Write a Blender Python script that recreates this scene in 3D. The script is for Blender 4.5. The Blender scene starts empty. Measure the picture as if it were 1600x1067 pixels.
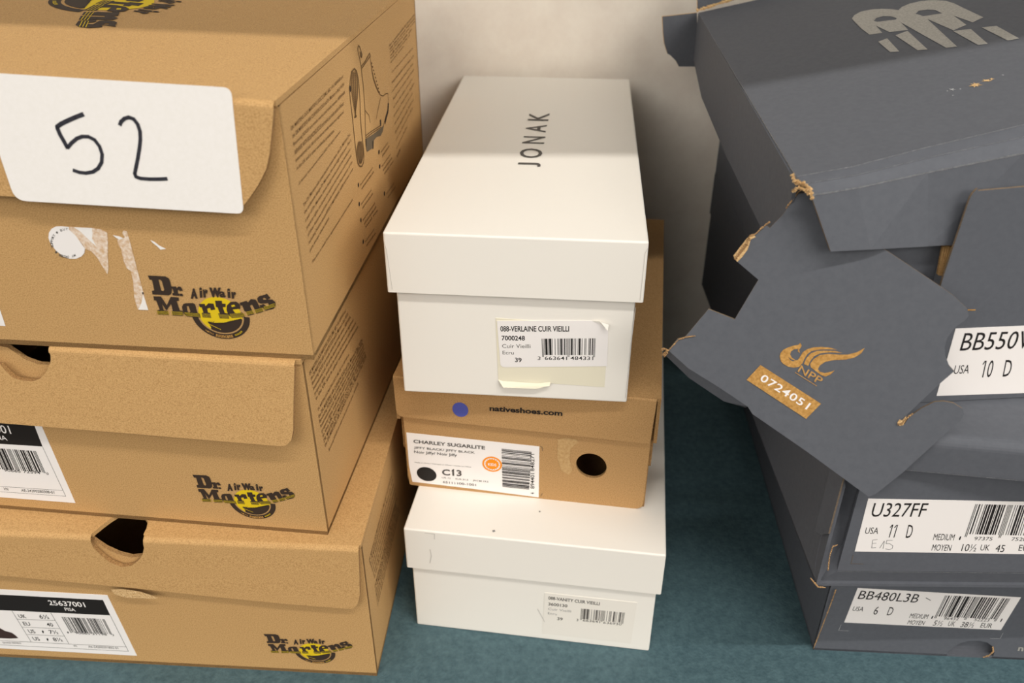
import bpy, bmesh, math, random
from mathutils import Vector, Matrix
from mathutils.geometry import tessellate_polygon
random.seed(7)
scene = bpy.context.scene
COL = scene.collection

# ------------------------------------------------------------------ camera
F_PX, PITCH, ROLL, CAM_H = 1342.31, 0.549634, 0.000784, 0.5098
cam_d = bpy.data.cameras.new('camera')
cam = bpy.data.objects.new('camera', cam_d); COL.objects.link(cam)
cam_d.sensor_width = 36.0
cam_d.lens = F_PX * 36.0 / 1600.0
cam_d.clip_start = 0.01
cam.matrix_world = (Matrix.Translation((0, 0, CAM_H)) @ Matrix.Rotation(math.pi/2 - PITCH, 4, 'X')
                    @ Matrix.Rotation(ROLL, 4, 'Z'))
cam_d.dof.use_dof = True
cam_d.dof.focus_distance = 0.52
cam_d.dof.aperture_fstop = 8.5
scene.camera = cam
CAM_O = Vector((0, 0, CAM_H))
_R = cam.matrix_world.to_3x3()
def ray(px, py):
    """direction through a pixel of the 1600x1067 frame"""
    d = _R @ Vector(((px - 800.0) / F_PX, -(py - 533.5) / F_PX, -1.0))
    return d.normalized()
def on_plane(q, p0, n):
    d = ray(*q); return CAM_O + d * ((Vector(p0) - CAM_O).dot(n) / d.dot(n))
def at_y(q, y):
    d = ray(*q); return CAM_O + d * (y / d.y)
def at_z(q, z):
    d = ray(*q); return CAM_O + d * ((z - CAM_H) / d.z)

# ------------------------------------------------------------------ view, world, lamps
vs = scene.view_settings
vs.view_transform = 'Standard'; vs.look = 'None'; vs.gamma = 1.0; vs.use_curve_mapping = False
vs.exposure = 0.0
WORLD, KEY, AISLE = 5.9, 29.5, 0.0
world = bpy.data.worlds.new('room_light'); scene.world = world; world.use_nodes = True
wn = world.node_tree; bg = wn.nodes['Background']
# the lit shop: bright ceiling side, dim floor side
wtc = wn.nodes.new('ShaderNodeTexCoord'); wsp = wn.nodes.new('ShaderNodeSeparateXYZ'); wr = wn.nodes.new('ShaderNodeValToRGB')
wn.links.new(wtc.outputs['Generated'], wsp.inputs['Vector']); wn.links.new(wsp.outputs['Z'], wr.inputs['Fac']); wn.links.new(wr.outputs['Color'], bg.inputs['Color'])
wr.color_ramp.elements[0].position = 0.02; wr.color_ramp.elements[1].position = 0.33
wr.color_ramp.elements[0].color = (0.012, 0.012, 0.012, 1); wr.color_ramp.elements[1].color = (1.0, 0.945, 0.87, 1)
for p_, k_ in ((0.19, 0.08), (0.50, 1.0), (0.66, 0.12), (1.0, 0.1)):
    e_ = wr.color_ramp.elements.new(p_); e_.color = (k_, k_*0.945, k_*0.87, 1)
# whoever stands in the aisle straight in front keeps that side darker
def wmath(op, a, b=None):
    n = wn.nodes.new('ShaderNodeMath'); n.operation = op
    for k, v in enumerate((a, b)):
        if v is None: continue
        if isinstance(v, (int, float)): n.inputs[k].default_value = v
        else: wn.links.new(v, n.inputs[k])
    return n.outputs[0]
wx = wmath('ABSOLUTE', wmath('ADD', wsp.outputs['X'], 0.02))
mr = wn.nodes.new('ShaderNodeMapRange'); mr.interpolation_type = 'SMOOTHSTEP'
mr.inputs['From Min'].default_value = 0.08; mr.inputs['From Max'].default_value = 0.30
mr.inputs['To Min'].default_value = AISLE; mr.inputs['To Max'].default_value = 1.0
wn.links.new(wx, mr.inputs['Value'])
mz = wn.nodes.new('ShaderNodeMapRange'); mz.inputs['From Min'].default_value = 0.72; mz.inputs['From Max'].default_value = 0.9
wn.links.new(wsp.outputs['Z'], mz.inputs['Value'])
mx = wn.nodes.new('ShaderNodeMapRange')          # added mask: less world light from the left, darkens left-facing sides
mx.inputs['From Min'].default_value = -0.5; mx.inputs['From Max'].default_value = 0.3; mx.inputs['To Min'].default_value = 0.65
wn.links.new(wsp.outputs['X'], mx.inputs['Value'])
ms = wn.nodes.new('ShaderNodeMapRange')          # added falloff: world light dimmed far out to both sides
ms.inputs['From Min'].default_value = 0.55; ms.inputs['From Max'].default_value = 0.95; ms.inputs['To Min'].default_value = 1.0; ms.inputs['To Max'].default_value = 0.3
wn.links.new(wx, ms.inputs['Value'])
wmask = wmath('MULTIPLY', wmath('MULTIPLY', wmath('MAXIMUM', mr.outputs[0], mz.outputs[0]), mx.outputs[0]), ms.outputs[0])
wn.links.new(wmath('MULTIPLY', wmask, WORLD), bg.inputs['Strength'])


def lamp(name, kind, loc, target, energy, color, size):
    d = bpy.data.lights.new(name, kind); d.energy = energy; d.color = color
    if kind == 'AREA': d.shape = 'RECTANGLE'; d.size, d.size_y = size
    else: d.shadow_soft_size = size
    o = bpy.data.objects.new(name, d); COL.objects.link(o); o.location = loc
    o.rotation_euler = (Vector(target) - Vector(loc)).to_track_quat('-Z', 'Y').to_euler()
    return o
# a long fluorescent tube over the aisle, parallel to the shelf
lamp('ceiling_tube', 'AREA', (0.62, -0.55, 2.10), (0.62, 0.5, 0.25), KEY, (1.0, 0.955, 0.89), (2.1, 0.008))

# ------------------------------------------------------------------ materials
def lin(c):
    c = c / 255.0
    return c / 12.92 if c <= 0.04045 else ((c + 0.055) / 1.055) ** 2.4
def rgb(r, g, b): return (lin(r), lin(g), lin(b), 1)
def mat(name, col, rough=0.7, col2=None, scale=300.0, stretch=(1, 1, 1), bump=0.0, bscale=None, spec=0.3, lo=0.35, hi=0.65):
    m = bpy.data.materials.new(name); m.use_nodes = True
    nt = m.node_tree; b = nt.nodes['Principled BSDF']
    b.inputs['Roughness'].default_value = rough
    b.inputs['Specular IOR Level'].default_value = spec
    b.inputs['Base Color'].default_value = col
    if col2 is None and not bump: return m
    tc = nt.nodes.new('ShaderNodeTexCoord'); mp = nt.nodes.new('ShaderNodeMapping')
    mp.inputs['Scale'].default_value = stretch
    nt.links.new(tc.outputs['Object'], mp.inputs['Vector'])
    if col2 is not None:
        n = nt.nodes.new('ShaderNodeTexNoise'); n.inputs['Scale'].default_value = scale
        n.inputs['Detail'].default_value = 6; n.inputs['Roughness'].default_value = 0.65
        nt.links.new(mp.outputs['Vector'], n.inputs['Vector'])
        r = nt.nodes.new('ShaderNodeValToRGB')
        r.color_ramp.elements[0].position = lo; r.color_ramp.elements[1].position = hi
        r.color_ramp.elements[0].color = col2; r.color_ramp.elements[1].color = col
        nt.links.new(n.outputs['Fac'], r.inputs['Fac'])
        nt.links.new(r.outputs['Color'], b.inputs['Base Color'])
    if bump:
        n2 = nt.nodes.new('ShaderNodeTexNoise'); n2.inputs['Scale'].default_value = bscale or scale
        n2.inputs['Detail'].default_value = 3
        nt.links.new(mp.outputs['Vector'], n2.inputs['Vector'])
        bp = nt.nodes.new('ShaderNodeBump'); bp.inputs['Strength'].default_value = bump
        bp.inputs['Distance'].default_value = 0.001
        nt.links.new(n2.outputs['Fac'], bp.inputs['Height'])
        nt.links.new(bp.outputs['Normal'], b.inputs['Normal'])
    return m
M_KRAFT = mat('kraft_board', rgb(204, 164, 110), 0.75, rgb(160, 120, 70), 1400, (1, 1, 1), 0.25, 120, lo=0.28, hi=0.56)
M_KRAFT2 = mat('kraft_board_brown', rgb(192, 152, 102), 0.75, rgb(150, 112, 66), 1400, (1, 1, 1), 0.25, 120, lo=0.28, hi=0.56)
M_EDGE = mat('kraft_cut_edge', rgb(190, 150, 100), 0.9, rgb(120, 88, 50), 1500)
M_TORN = mat('kraft_torn_fibre', rgb(232, 200, 150), 0.95, rgb(190, 150, 98), 1200, bump=0.6)
M_WHITE = mat('white_coated_board', rgb(244, 240, 232), 0.45, bump=0.12, bscale=35, spec=0.35)
M_WEDGE = mat('white_board_edge', rgb(225, 220, 212), 0.7)
M_GRAY = mat('gray_coated_board', rgb(97, 100, 107), 0.62, rgb(92, 95, 102), 260, bump=0.08, bscale=60, spec=0.12)
M_GEDGE = mat('gray_board_edge', rgb(150, 128, 102), 0.9, rgb(106, 92, 76), 1500)
M_DULL = mat('dull_board_edge', rgb(128, 112, 94), 0.9, rgb(92, 82, 72), 1500)
M_GSCUFF = mat('gray_scuff', rgb(178, 180, 184), 0.7, rgb(138, 140, 144), 900)
M_FRAY = mat('frayed_board', rgb(198, 162, 116), 0.95, rgb(140, 108, 74), 1200)
M_LABEL = mat('label_paper', rgb(246, 242, 240), 0.5)
M_PAPER = mat('plain_paper', rgb(246, 243, 240), 0.6, rgb(243, 240, 236), 400)
M_ECRU = mat('ecru_paper', rgb(236, 230, 208), 0.6)
M_GLASSINE = mat('torn_paper_film', rgb(240, 226, 212), 0.6, rgb(212, 176, 136), 500)
M_INK = mat('black_ink', rgb(34, 31, 30), 0.6)
M_BROWNINK = mat('dark_brown_ink', rgb(58, 46, 38), 0.7)
M_SIDEINK = mat('brown_print_ink', rgb(112, 84, 50), 0.8)
M_HEEL = mat('grey_brown_print_ink', rgb(108, 94, 74), 0.8)
M_AGED = mat('aged_label_paper', rgb(240, 235, 226), 0.55)
M_GLUE = mat('glue_stain', rgb(202, 168, 118), 0.65, rgb(184, 146, 96), 500)
M_GREYINK = mat('grey_ink', rgb(150, 148, 146), 0.6)
M_DGREYINK = mat('dark_grey_ink', rgb(84, 80, 76), 0.6)
M_YELLOW = mat('yellow_ink', rgb(226, 196, 30), 0.7)
M_ORANGE = mat('orange_ink', rgb(250, 150, 20), 0.6)
M_BLUE = mat('blue_dot_sticker', rgb(84, 92, 176), 0.5)
M_MARKER = mat('marker_ink', rgb(54, 54, 62), 0.5)
M_PENCIL = mat('pen_ink', rgb(90, 88, 92), 0.6)
M_SILVER = mat('pale_grey_print', rgb(178, 176, 170), 0.5, rgb(150, 148, 142), 700)
M_BARE = mat('bare_kraft_print', rgb(206, 160, 92), 0.8, rgb(170, 124, 62), 700)
M_SHOE = mat('brown_shoe_print', rgb(64, 48, 44), 0.6)
M_SHELF = mat('painted_shelf', rgb(84, 110, 117), 0.6, rgb(62, 86, 94), 220, (1, 1, 1), 0.5, 500, lo=0.3, hi=0.7)
M_WALL = mat('plaster_wall', rgb(242, 234, 222), 0.9, rgb(234, 224, 212), 30, (1, 1, 1), 0.8, 40)

# ------------------------------------------------------------------ mesh builder
class MB:
    def __init__(self): self.v = []; self.f = []; self.m = []; self.mats = []
    def mi(self, m):
        if m not in self.mats: self.mats.append(m)
        return self.mats.index(m)
    def face(self, pts, m):
        i = len(self.v); self.v += [Vector(p) for p in pts]
        self.f.append(tuple(range(i, i + len(pts)))); self.m.append(self.mi(m))
    def mesh(self, verts, faces, m):
        i = len(self.v); self.v += [Vector(p) for p in verts]
        for f in faces: self.f.append(tuple(k + i for k in f)); self.m.append(self.mi(m))
    def sheet(self, fr, outline, t, mface, medge=None, holes=(), h=0.0, mback=None):
        """a flat board: outline (u,v) on the frame, thickness t behind it"""
        medge = medge or mface; mback = mback or mface
        loops = [list(outline)] + [list(x) for x in holes]
        tri = tessellate_polygon([[Vector((a, b, 0)) for a, b in l] for l in loops])
        flat = [p for l in loops for p in l]
        fr_v = [fr.p(a, b, h) for a, b in flat]; bk_v = [fr.p(a, b, h - t) for a, b in flat]
        def orient(t3):
            a, b, c = (flat[k] for k in t3)
            return t3 if (b[0]-a[0])*(c[1]-a[1]) - (b[1]-a[1])*(c[0]-a[0]) > 0 else (t3[0], t3[2], t3[1])
        tri = [orient(x) for x in tri]
        self.mesh(fr_v, tri, mface)
        if t <= 0: return
        self.mesh(bk_v, [(a, c, b) for a, b, c in tri], mback)
        k = 0
        for li, l in enumerate(loops):
            n = len(l)
            ar = sum(l[i][0]*l[(i+1) % n][1] - l[(i+1) % n][0]*l[i][1] for i in range(n))
            flip = (ar < 0) != (li > 0)
            for i in range(n):
                j = (i + 1) % n
                q = [fr_v[k+i], bk_v[k+i], bk_v[k+j], fr_v[k+j]]
                if li > 0: flip2 = ar > 0
                else: flip2 = ar < 0
                self.face(q[::-1] if flip2 else q, medge)
            k += n
    def build(self, name, parent=None, smooth=False):
        me = bpy.data.meshes.new(name)
        me.from_pydata([tuple(p) for p in self.v], [], self.f)
        for m in self.mats: me.materials.append(m)
        me.polygons.foreach_set('material_index', self.m)
        me.update()
        if smooth:
            bm = bmesh.new(); bm.from_mesh(me)
            bmesh.ops.remove_doubles(bm, verts=bm.verts, dist=1e-5); bm.to_mesh(me); bm.free()
            for p in me.polygons: p.use_smooth = True
            me.set_sharp_from_angle(angle=math.radians(40))
        o = bpy.data.objects.new(name, me); COL.objects.link(o)
        if parent: o.parent = parent
        return o

class Frame:
    """a plane in a thing's own coordinates"""
    def __init__(s, o, u, v, thing=None):
        s.o = Vector(o); s.u = Vector(u).normalized(); v = Vector(v)
        s.n = s.u.cross(v).normalized(); s.v = s.n.cross(s.u); s.t = thing
    def p(s, a, b, h=0.0): return s.o + s.u*a + s.v*b + s.n*h
    def uv(s, q):
        """where the line of sight through a pixel meets this plane"""
        inv = s.t.inv if s.t else Matrix.Identity(4)
        o = inv @ CAM_O; d = inv.to_3x3() @ ray(*q)
        w = o + d * ((s.o - o).dot(s.n) / d.dot(s.n)) - s.o
        return (w.dot(s.u), w.dot(s.v))
    def uvs(s, qs): return [s.uv(q) for q in qs]
    def shift(s, h): return Frame(s.o + s.n*h, s.u, s.v, s.t)

class Thing:
    def __init__(s, name, label, cat, loc, yaw, group=None):
        s.M = Matrix.Translation(loc) @ Matrix.Rotation(yaw, 4, 'Z'); s.inv = s.M.inverted()
        o = bpy.data.objects.new(name, None); COL.objects.link(o); o.empty_display_size = 0.03
        o.location = loc; o.rotation_euler = (0, 0, yaw)
        o['label'] = label; o['category'] = cat
        if group: o['group'] = group
        s.root = o
    def loc(s, w): return s.inv @ Vector(w)

def rounded(pts, radii, seg=5):
    out = []; n = len(pts)
    for i, p in enumerate(pts):
        r = radii[i] if isinstance(radii, (list, tuple)) else radii
        p = Vector(p)
        if r <= 0: out.append((p.x, p.y)); continue
        a = (Vector(pts[i-1]) - p); b = (Vector(pts[(i+1) % n]) - p)
        r = min(r, a.length*0.48, b.length*0.48)
        p0 = p + a.normalized()*r; p1 = p + b.normalized()*r
        for k in range(seg + 1):
            t = k/seg; q = p0*(1-t)**2 + p*2*t*(1-t) + p1*t*t
            out.append((q.x, q.y))
    return out

def tray(name, parent, x0, x1, y0, y1, z0, z1, t, m, open_top, r=0.0012):
    """an open box of thin board with softly rounded folds"""
    bm = bmesh.new()
    bmesh.ops.create_cube(bm, size=1)
    for v in bm.verts:
        v.co = Vector((x0 if v.co.x < 0 else x1, y0 if v.co.y < 0 else y1, z0 if v.co.z < 0 else z1))
    bm.faces.ensure_lookup_table()
    for f in list(bm.faces):
        if f.normal.z > 0.9 and open_top or f.normal.z < -0.9 and not open_top: bm.faces.remove(f)
    ed = [e for e in bm.edges if len(e.link_faces) == 2]
    bmesh.ops.bevel(bm, geom=ed, offset=r, segments=3, profile=0.5, affect='EDGES')
    bmesh.ops.recalc_face_normals(bm, faces=bm.faces)
    c = Vector(((x0+x1)/2, (y0+y1)/2, (z0+z1)/2))
    f0 = max(bm.faces, key=lambda f: f.calc_area())
    if f0.normal.dot(f0.calc_center_median() - c) < 0: bmesh.ops.reverse_faces(bm, faces=bm.faces)
    me = bpy.data.meshes.new(name); bm.to_mesh(me); bm.free()
    me.materials.append(m)
    o = bpy.data.objects.new(name, me); COL.objects.link(o); o.parent = parent
    md = o.modifiers.new('board', 'SOLIDIFY'); md.thickness = t; md.offset = -1
    return o

# ------------------------------------------------------------------ printing
_tc = {}
def glyphs(s, bold=0.0, space=1.0):
    key = (s, bold, space)
    if key in _tc: return _tc[key]
    c = bpy.data.curves.new('t', 'FONT'); c.body = s; c.offset = bold; c.space_character = space
    c.resolution_u = 3; c.fill_mode = 'FRONT'
    o = bpy.data.objects.new('t', c); COL.objects.link(o)
    dg = bpy.context.evaluated_depsgraph_get()
    me = bpy.data.meshes.new_from_object(o.evaluated_get(dg))
    v = [(p.co.x, p.co.y) for p in me.vertices]; f = [tuple(p.vertices) for p in me.polygons]
    bpy.data.objects.remove(o); bpy.data.curves.remove(c); bpy.data.meshes.remove(me)
    if v:
        x0 = min(p[0] for p in v); x1 = max(p[0] for p in v); y0 = min(p[1] for p in v); y1 = max(p[1] for p in v)
        v = [((p[0]-x0)/max(x1-x0, 1e-6), (p[1]-y0)/max(y1-y0, 1e-6)) for p in v]
    _tc[key] = (v, f); return _tc[key]

class Print:
    """ink and paper laid on a frame; pixel coordinates of a zoomed crop: px = origin + q/scale"""
    def __init__(s, fr, origin=(0, 0), scale=1.0, mb=None, xf=None):
        s.fr = fr; s.org = origin; s.sc = scale; s.mb = mb or MB(); s.h = 0.00025; s.xf = xf
    def z(s, origin, scale): s.org = origin; s.sc = scale; return s
    def q(s, p):
        if s.xf: return s.xf(p)
        return Vector(s.fr.uv((s.org[0] + p[0]/s.sc, s.org[1] + p[1]/s.sc)))
    def up(s): s.h += 0.00006
    def poly(s, pts, m, holes=(), thick=0.0, h=None):
        P = [tuple(s.q(p)) for p in pts]; H = [[tuple(s.q(p)) for p in l] for l in holes]
        s.mb.sheet(s.fr, P, thick, m, holes=H, h=(h if h is not None else s.h))
    def rpoly(s, pts, r, m, thick=0.0, medge=None):
        P = rounded([tuple(s.q(p)) for p in pts], r)
        s.mb.sheet(s.fr, P, thick, m, medge, h=s.h)
    def text(s, t, bl, br, tl, m, bold=0.0, space=1.0):
        v, f = glyphs(t, bold, space)
        a, b, c = s.q(bl), s.q(br), s.q(tl)
        s.mb.mesh([s.fr.p(*(a + (b-a)*x + (c-a)*y), s.h) for x, y in v], f, m)
    def stroke(s, pts, w, m, closed=False):
        P = [s.q(p) for p in pts]
        w0 = (s.q((pts[0][0]+w, pts[0][1])) - P[0]).length/2
        n = len(P)
        for i in range(n if closed else n-1):
            a, b = P[i], P[(i+1) % n]; d = b - a
            if d.length < 1e-7: continue
            d.normalize(); nn = Vector((-d.y, d.x))*w0; e = d*w0*0.4
            s.mb.face([s.fr.p(*x, s.h) for x in (a-nn-e, b-nn+e, b+nn+e, a+nn-e)], m)
    def ellipse(s, c, a, b, m, t0=0, t1=360, inner=None, seg=36):
        """affine disc or ring: centre c, half axes a and b in crop pixels"""
        def at(t, k): 
            t = math.radians(t)
            return (c[0] + k*(a[0]*math.cos(t) + b[0]*math.sin(t)), c[1] + k*(a[1]*math.cos(t) + b[1]*math.sin(t)))
        T = [t0 + (t1-t0)*i/seg for i in range(seg + 1)]
        if inner is None: s.poly([at(t, 1) for t in T[:-1]], m) if t1-t0 == 360 else s.poly([at(t, 1) for t in T], m)
        else:
            for i in range(seg):
                q = [s.q(at(T[i], 1)), s.q(at(T[i+1], 1)), s.q(at(T[i+1], inner)), s.q(at(T[i], inner))]
                s.mb.face([s.fr.p(*x, s.h) for x in q], m)
    def bars(s, code, tl, tr, bl, br, m, guard=0.0, guards=()):
        """code: string of 0/1 modules"""
        n = len(code); TL, TR, BL, BR = (s.q(x) for x in (tl, tr, bl, br)); i = 0
        while i < n:
            if code[i] == '1':
                j = i
                while j < n and code[j] == '1': j += 1
                g = 1 + (guard if any(a <= i < b for a, b in guards) else 0)
                a0 = TL + (TR-TL)*(i/n); a1 = TL + (TR-TL)*(j/n)
                b0 = BL + (BR-BL)*(i/n); b1 = BL + (BR-BL)*(j/n)
                s.mb.face([s.fr.p(*x, s.h) for x in (a0 + (b0-a0)*g, a1 + (b1-a1)*g, a1, a0)], m)
                i = j
            else: i += 1
    def build(s, name, parent): return s.mb.build(name, parent)

def ean13(d):
    L = '0001101 0011001 0010011 0111101 0100011 0110001 0101111 0111011 0110111 0001011'.split()
    R_ = [''.join('1' if c == '0' else '0' for c in x) for x in L]; G = [x[::-1] for x in R_]
    par = 'LLLLLL LLGLGG LLGGLG LLGGGL LGLLGG LGGLLG LGGGLL LGLGLG LGLGGL LGGLGL'.split()[int(d[0])]
    if len(d) < 13:
        k = sum(int(c)*(3 if i % 2 else 1) for i, c in enumerate(d)); d += str((-k) % 10)
    return '101' + ''.join((L if par[i] == 'L' else G)[int(d[i+1])] for i in range(6)) + '01010' + ''.join(R_[int(c)] for c in d[7:13]) + '101'
GUARD = ((0, 3), (45, 50), (92, 95))

# ------------------------------------------------------------------ the setting
def plain_box(name, x0, x1, y0, y1, z0, z1, m, parent=None):
    mb = MB(); c = [(x, y, z) for x in (x0, x1) for y in (y0, y1) for z in (z0, z1)]
    mb.mesh(c, [(0, 1, 3, 2), (4, 6, 7, 5), (0, 4, 5, 1), (2, 3, 7, 6), (0, 2, 6, 4), (1, 5, 7, 3)], m)
    o = mb.build(name, parent)
    bm = bmesh.new(); bm.from_mesh(o.data); bmesh.ops.bevel(bm, geom=bm.edges[:], offset=0.0015, segments=2, affect='EDGES')
    bmesh.ops.recalc_face_normals(bm, faces=bm.faces); bm.to_mesh(o.data); bm.free()
    return o
wall = plain_box('wall_back', -1.2, 1.3, 0.803, 0.90, -0.6, 2.0, M_WALL); wall['kind'] = 'structure'
shelf = bpy.data.objects.new('shelf_unit', None); COL.objects.link(shelf)
shelf.location = (0.05, 0.57, -0.03); shelf.empty_display_size = 0.05
shelf['label'] = 'blue-green painted shelf with mottled surface carrying all the box stacks'; shelf['category'] = 'shelf'
def shelf_board(name, y0, y1, z0, z1):
    o = plain_box(name, -1.0, 1.1, y0, y1, z0, z1, M_SHELF); o.parent = shelf
    o.matrix_parent_inverse = Matrix.Identity(4)
    for v in o.data.vertices: v.co -= shelf.location
    return o
shelf_board('shelf_board', 0.335, 0.802, -0.03, 0.0)
shelf_board('upper_board', -0.110, 0.802, 1.40, 1.422)

# ------------------------------------------------------------------ brown cardboard boxes on the left
def kraft_box(label, loc, yaw, W, D, H, group, flap_off, flap_px, crease_l, tau=0.0,
              notch_flap=None, notch_top=None, notch_wall=None, m=None, splay=0.0):
    m = m or M_KRAFT
    T = Thing('shoe_box', label, 'shoe box', loc, yaw, group)
    t = 0.003
    front = Frame((0, 0, 0), (1, 0, 0), (0, 0, 1), T)       # u runs from the right corner (0) to the left (-W)
    right = Frame((0, 0, 0), (0, 1, 0), (0, 0, 1), T)
    rr = 0.0035; ca = math.cos(splay)                        # the flap swings outwards from its fold by the splay angle
    flapf = Frame((0, -flap_off - (H - rr)*math.tan(splay), 0), (1, 0, 0), (0, math.sin(splay), ca), T)
    top = Frame((0, 0, H), (math.cos(tau), 0, -math.sin(tau)), (0, 1, 0), T)
    hb = H - 0.0035
    b = MB()
    wall_o = [(0, 0), (0, hb), (-W, hb), (-W, 0)]
    if notch_wall:
        nw = front.uvs(notch_wall); nw = [(a, min(c, hb)) for a, c in nw]
        wall_o = [(0, 0), (0, hb)] + nw + [(-W, hb), (-W, 0)]
    b.sheet(front, wall_o, t, m, M_EDGE)
    b.sheet(right, [(t*0.2, 0), (D, 0), (D, hb), (t*0.2, hb)], t, m, M_EDGE)
    b.sheet(Frame((-W, D, 0), (0, -1, 0), (0, 0, 1), T), [(0, 0), (D, 0), (D, hb), (0, hb)], t, m, M_EDGE)
    b.sheet(Frame((0, D, 0), (-1, 0, 0), (0, 0, 1), T), [(0, 0), (W, 0), (W, hb), (0, hb)], t, m, M_EDGE)
    b.sheet(Frame((0, 0, t), (1, 0, 0), (0, 1, 0), T), [(0, 0), (0, D), (-W, D), (-W, 0)], t*0.98, m, M_EDGE)
    b.build('body', T.root)
    # lid: top panel, rounded fold and front flap in one folded sheet
    L = MB(); r = 0.0035
    yf = -flap_off
    zl = lambda a: H - a*math.tan(tau)                       # height of the top at u=a
    fo = flapf.uvs(flap_px)                                  # right edge downwards, then along the bottom to the left
    x_r = fo[0][0]
    top_o = [(0.0, yf + r), (0.0005, D), (-W, D), (-W, yf + r)]
    gap = None
    if notch_top:
        nt_ = top.uvs(notch_top); nt_ = [(a, max(c, yf + r)) for a, c in nt_]
        top_o = [(0.0, yf + r), (0.0005, D), (-W, D), (-W, yf + r)] + nt_[:]
        gap = (nt_[0][0], nt_[-1][0])
    L.sheet(top, top_o, t, m, m)
    spans = [(-W, x_r)] if not gap else [(-W, gap[0]), (gap[1], x_r)]
    for a0, a1 in spans:
        prev = None
        for k in range(6):
            g = math.pi/2*k/5
            dy, dz = yf + r - r*math.sin(g), -r + r*math.cos(g)
            cur = (Vector((a0, dy, zl(a0) + dz)), Vector((a1, dy, zl(a1) + dz)))
            if prev: L.face([prev[1], prev[0], cur[0], cur[1]], m)
            prev = cur
    fl = [(x_r, (zl(x_r) - r)/ca)] + fo[1:] + [(-W, fo[-1][1]), (-W, (zl(-W) - r)/ca)]
    if notch_flap:
        nf = flapf.uvs(notch_flap); fl += [(a, min(c, (zl(a) - r)/ca)) for a, c in nf]
    L.sheet(flapf, fl, t, m, M_EDGE)
    L.build('lid', T.root, smooth=False)
    T.front, T.right, T.top, T.flap = front, right, top, flapf
    T.W, T.D, T.H = W, D, H
    return T

GA = 'brown shoe boxes in the left stack'
A1 = kraft_box('brown kraft shoe box at the bottom of the left stack, hole in lid', (-0.09355, 0.38754, 0.0), -0.0584, 0.31, 0.33, 0.12464, GA, 0.0035,
    [(560, 862), (561.5, 900), (562, 930), (559, 944), (551, 951), (540, 951), (440, 943), (330, 932), (200, 918), (0, 899)], 0,
    notch_flap=[(142, 836), (141, 845), (146, 856), (158, 868), (172, 879), (190, 886), (205, 884), (216, 876), (223, 866), (225, 856), (222, 844)],
    notch_top=[(142, 836), (150, 828), (160, 820), (172, 811), (188, 801), (206, 798), (222, 802), (231, 815), (229, 825), (224, 835), (222, 843)],
    notch_wall=[(230, 838), (228, 858), (222, 869), (205, 871), (185, 866), (165, 857), (150, 847), (138, 832)], splay=0.035)
A2 = kraft_box('brown kraft shoe box in the middle of the left stack, label half hidden', (-0.11539, 0.39612, 0.12464), -0.11064, 0.31, 0.33, 0.13108, GA, 0.0045,
    [(459, 567), (458.5, 620), (458, 672), (455, 688), (447, 696), (437, 697), (330, 688), (200, 677), (0, 661)], 0,
    notch_flap=[(-30, 545), (-22, 560), (-8, 572), (0, 569), (10, 581), (20, 590), (32, 594), (50, 596), (62, 592), (73, 580), (79, 566), (79, 556), (76, 545)],
    notch_top=[(-30, 540), (-22, 530), (0, 520), (40, 518), (70, 530), (76, 541)],
    notch_wall=[(80, 540), (78, 570), (60, 569), (40, 562), (25, 552), (12, 543), (-10, 530)], splay=0.11)
A3 = kraft_box('tall brown kraft shoe box on top of the left stack, big white 52 label', (-0.10825, 0.39542, 0.25572), -0.09259, 0.31, 0.33106, 0.1425, GA, 0.005,
    [(426, 160), (425, 200), (421, 240), (416, 264), (403, 290), (388, 312), (380, 322), (300, 322), (150, 315), (0, 306)], 0, tau=0.045, splay=0.06)

# ------------------------------------------------------------------ white, brown, white boxes in the middle
def white_box(label, loc, yaw, W, D, H, l, o):
    T = Thing('shoe_box', label, 'shoe box', loc, yaw, 'white shoe boxes in the middle stack')
    tray('body', T.root, 0, W, 0, D, 0.0, H - 0.0022, 0.0018, M_WHITE, True)
    tray('lid', T.root, -o, W + o, -o, D + o, H - l, H, 0.0018, M_WHITE, False)
    T.front = Frame((0, 0, 0), (1, 0, 0), (0, 0, 1), T)
    T.lidf = Frame((0, -o, 0), (1, 0, 0), (0, 0, 1), T)
    T.top = Frame((0, 0, H), (1, 0, 0), (0, 1, 0), T)
    return T
B1 = white_box('wide white shoe box at the bottom of the middle stack, lid scuffed at the left', (-0.07001, 0.43203, 0), -0.14086, 0.16974, 0.32, 0.09835, 0.0365, 0.0031)
B3 = white_box('narrow white shoe box on top of the middle stack, dark lettering on its lid', (-0.06921, 0.45325, 0.1943), -0.08452, 0.142, 0.33856, 0.11304, 0.03858, 0.0043)

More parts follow.
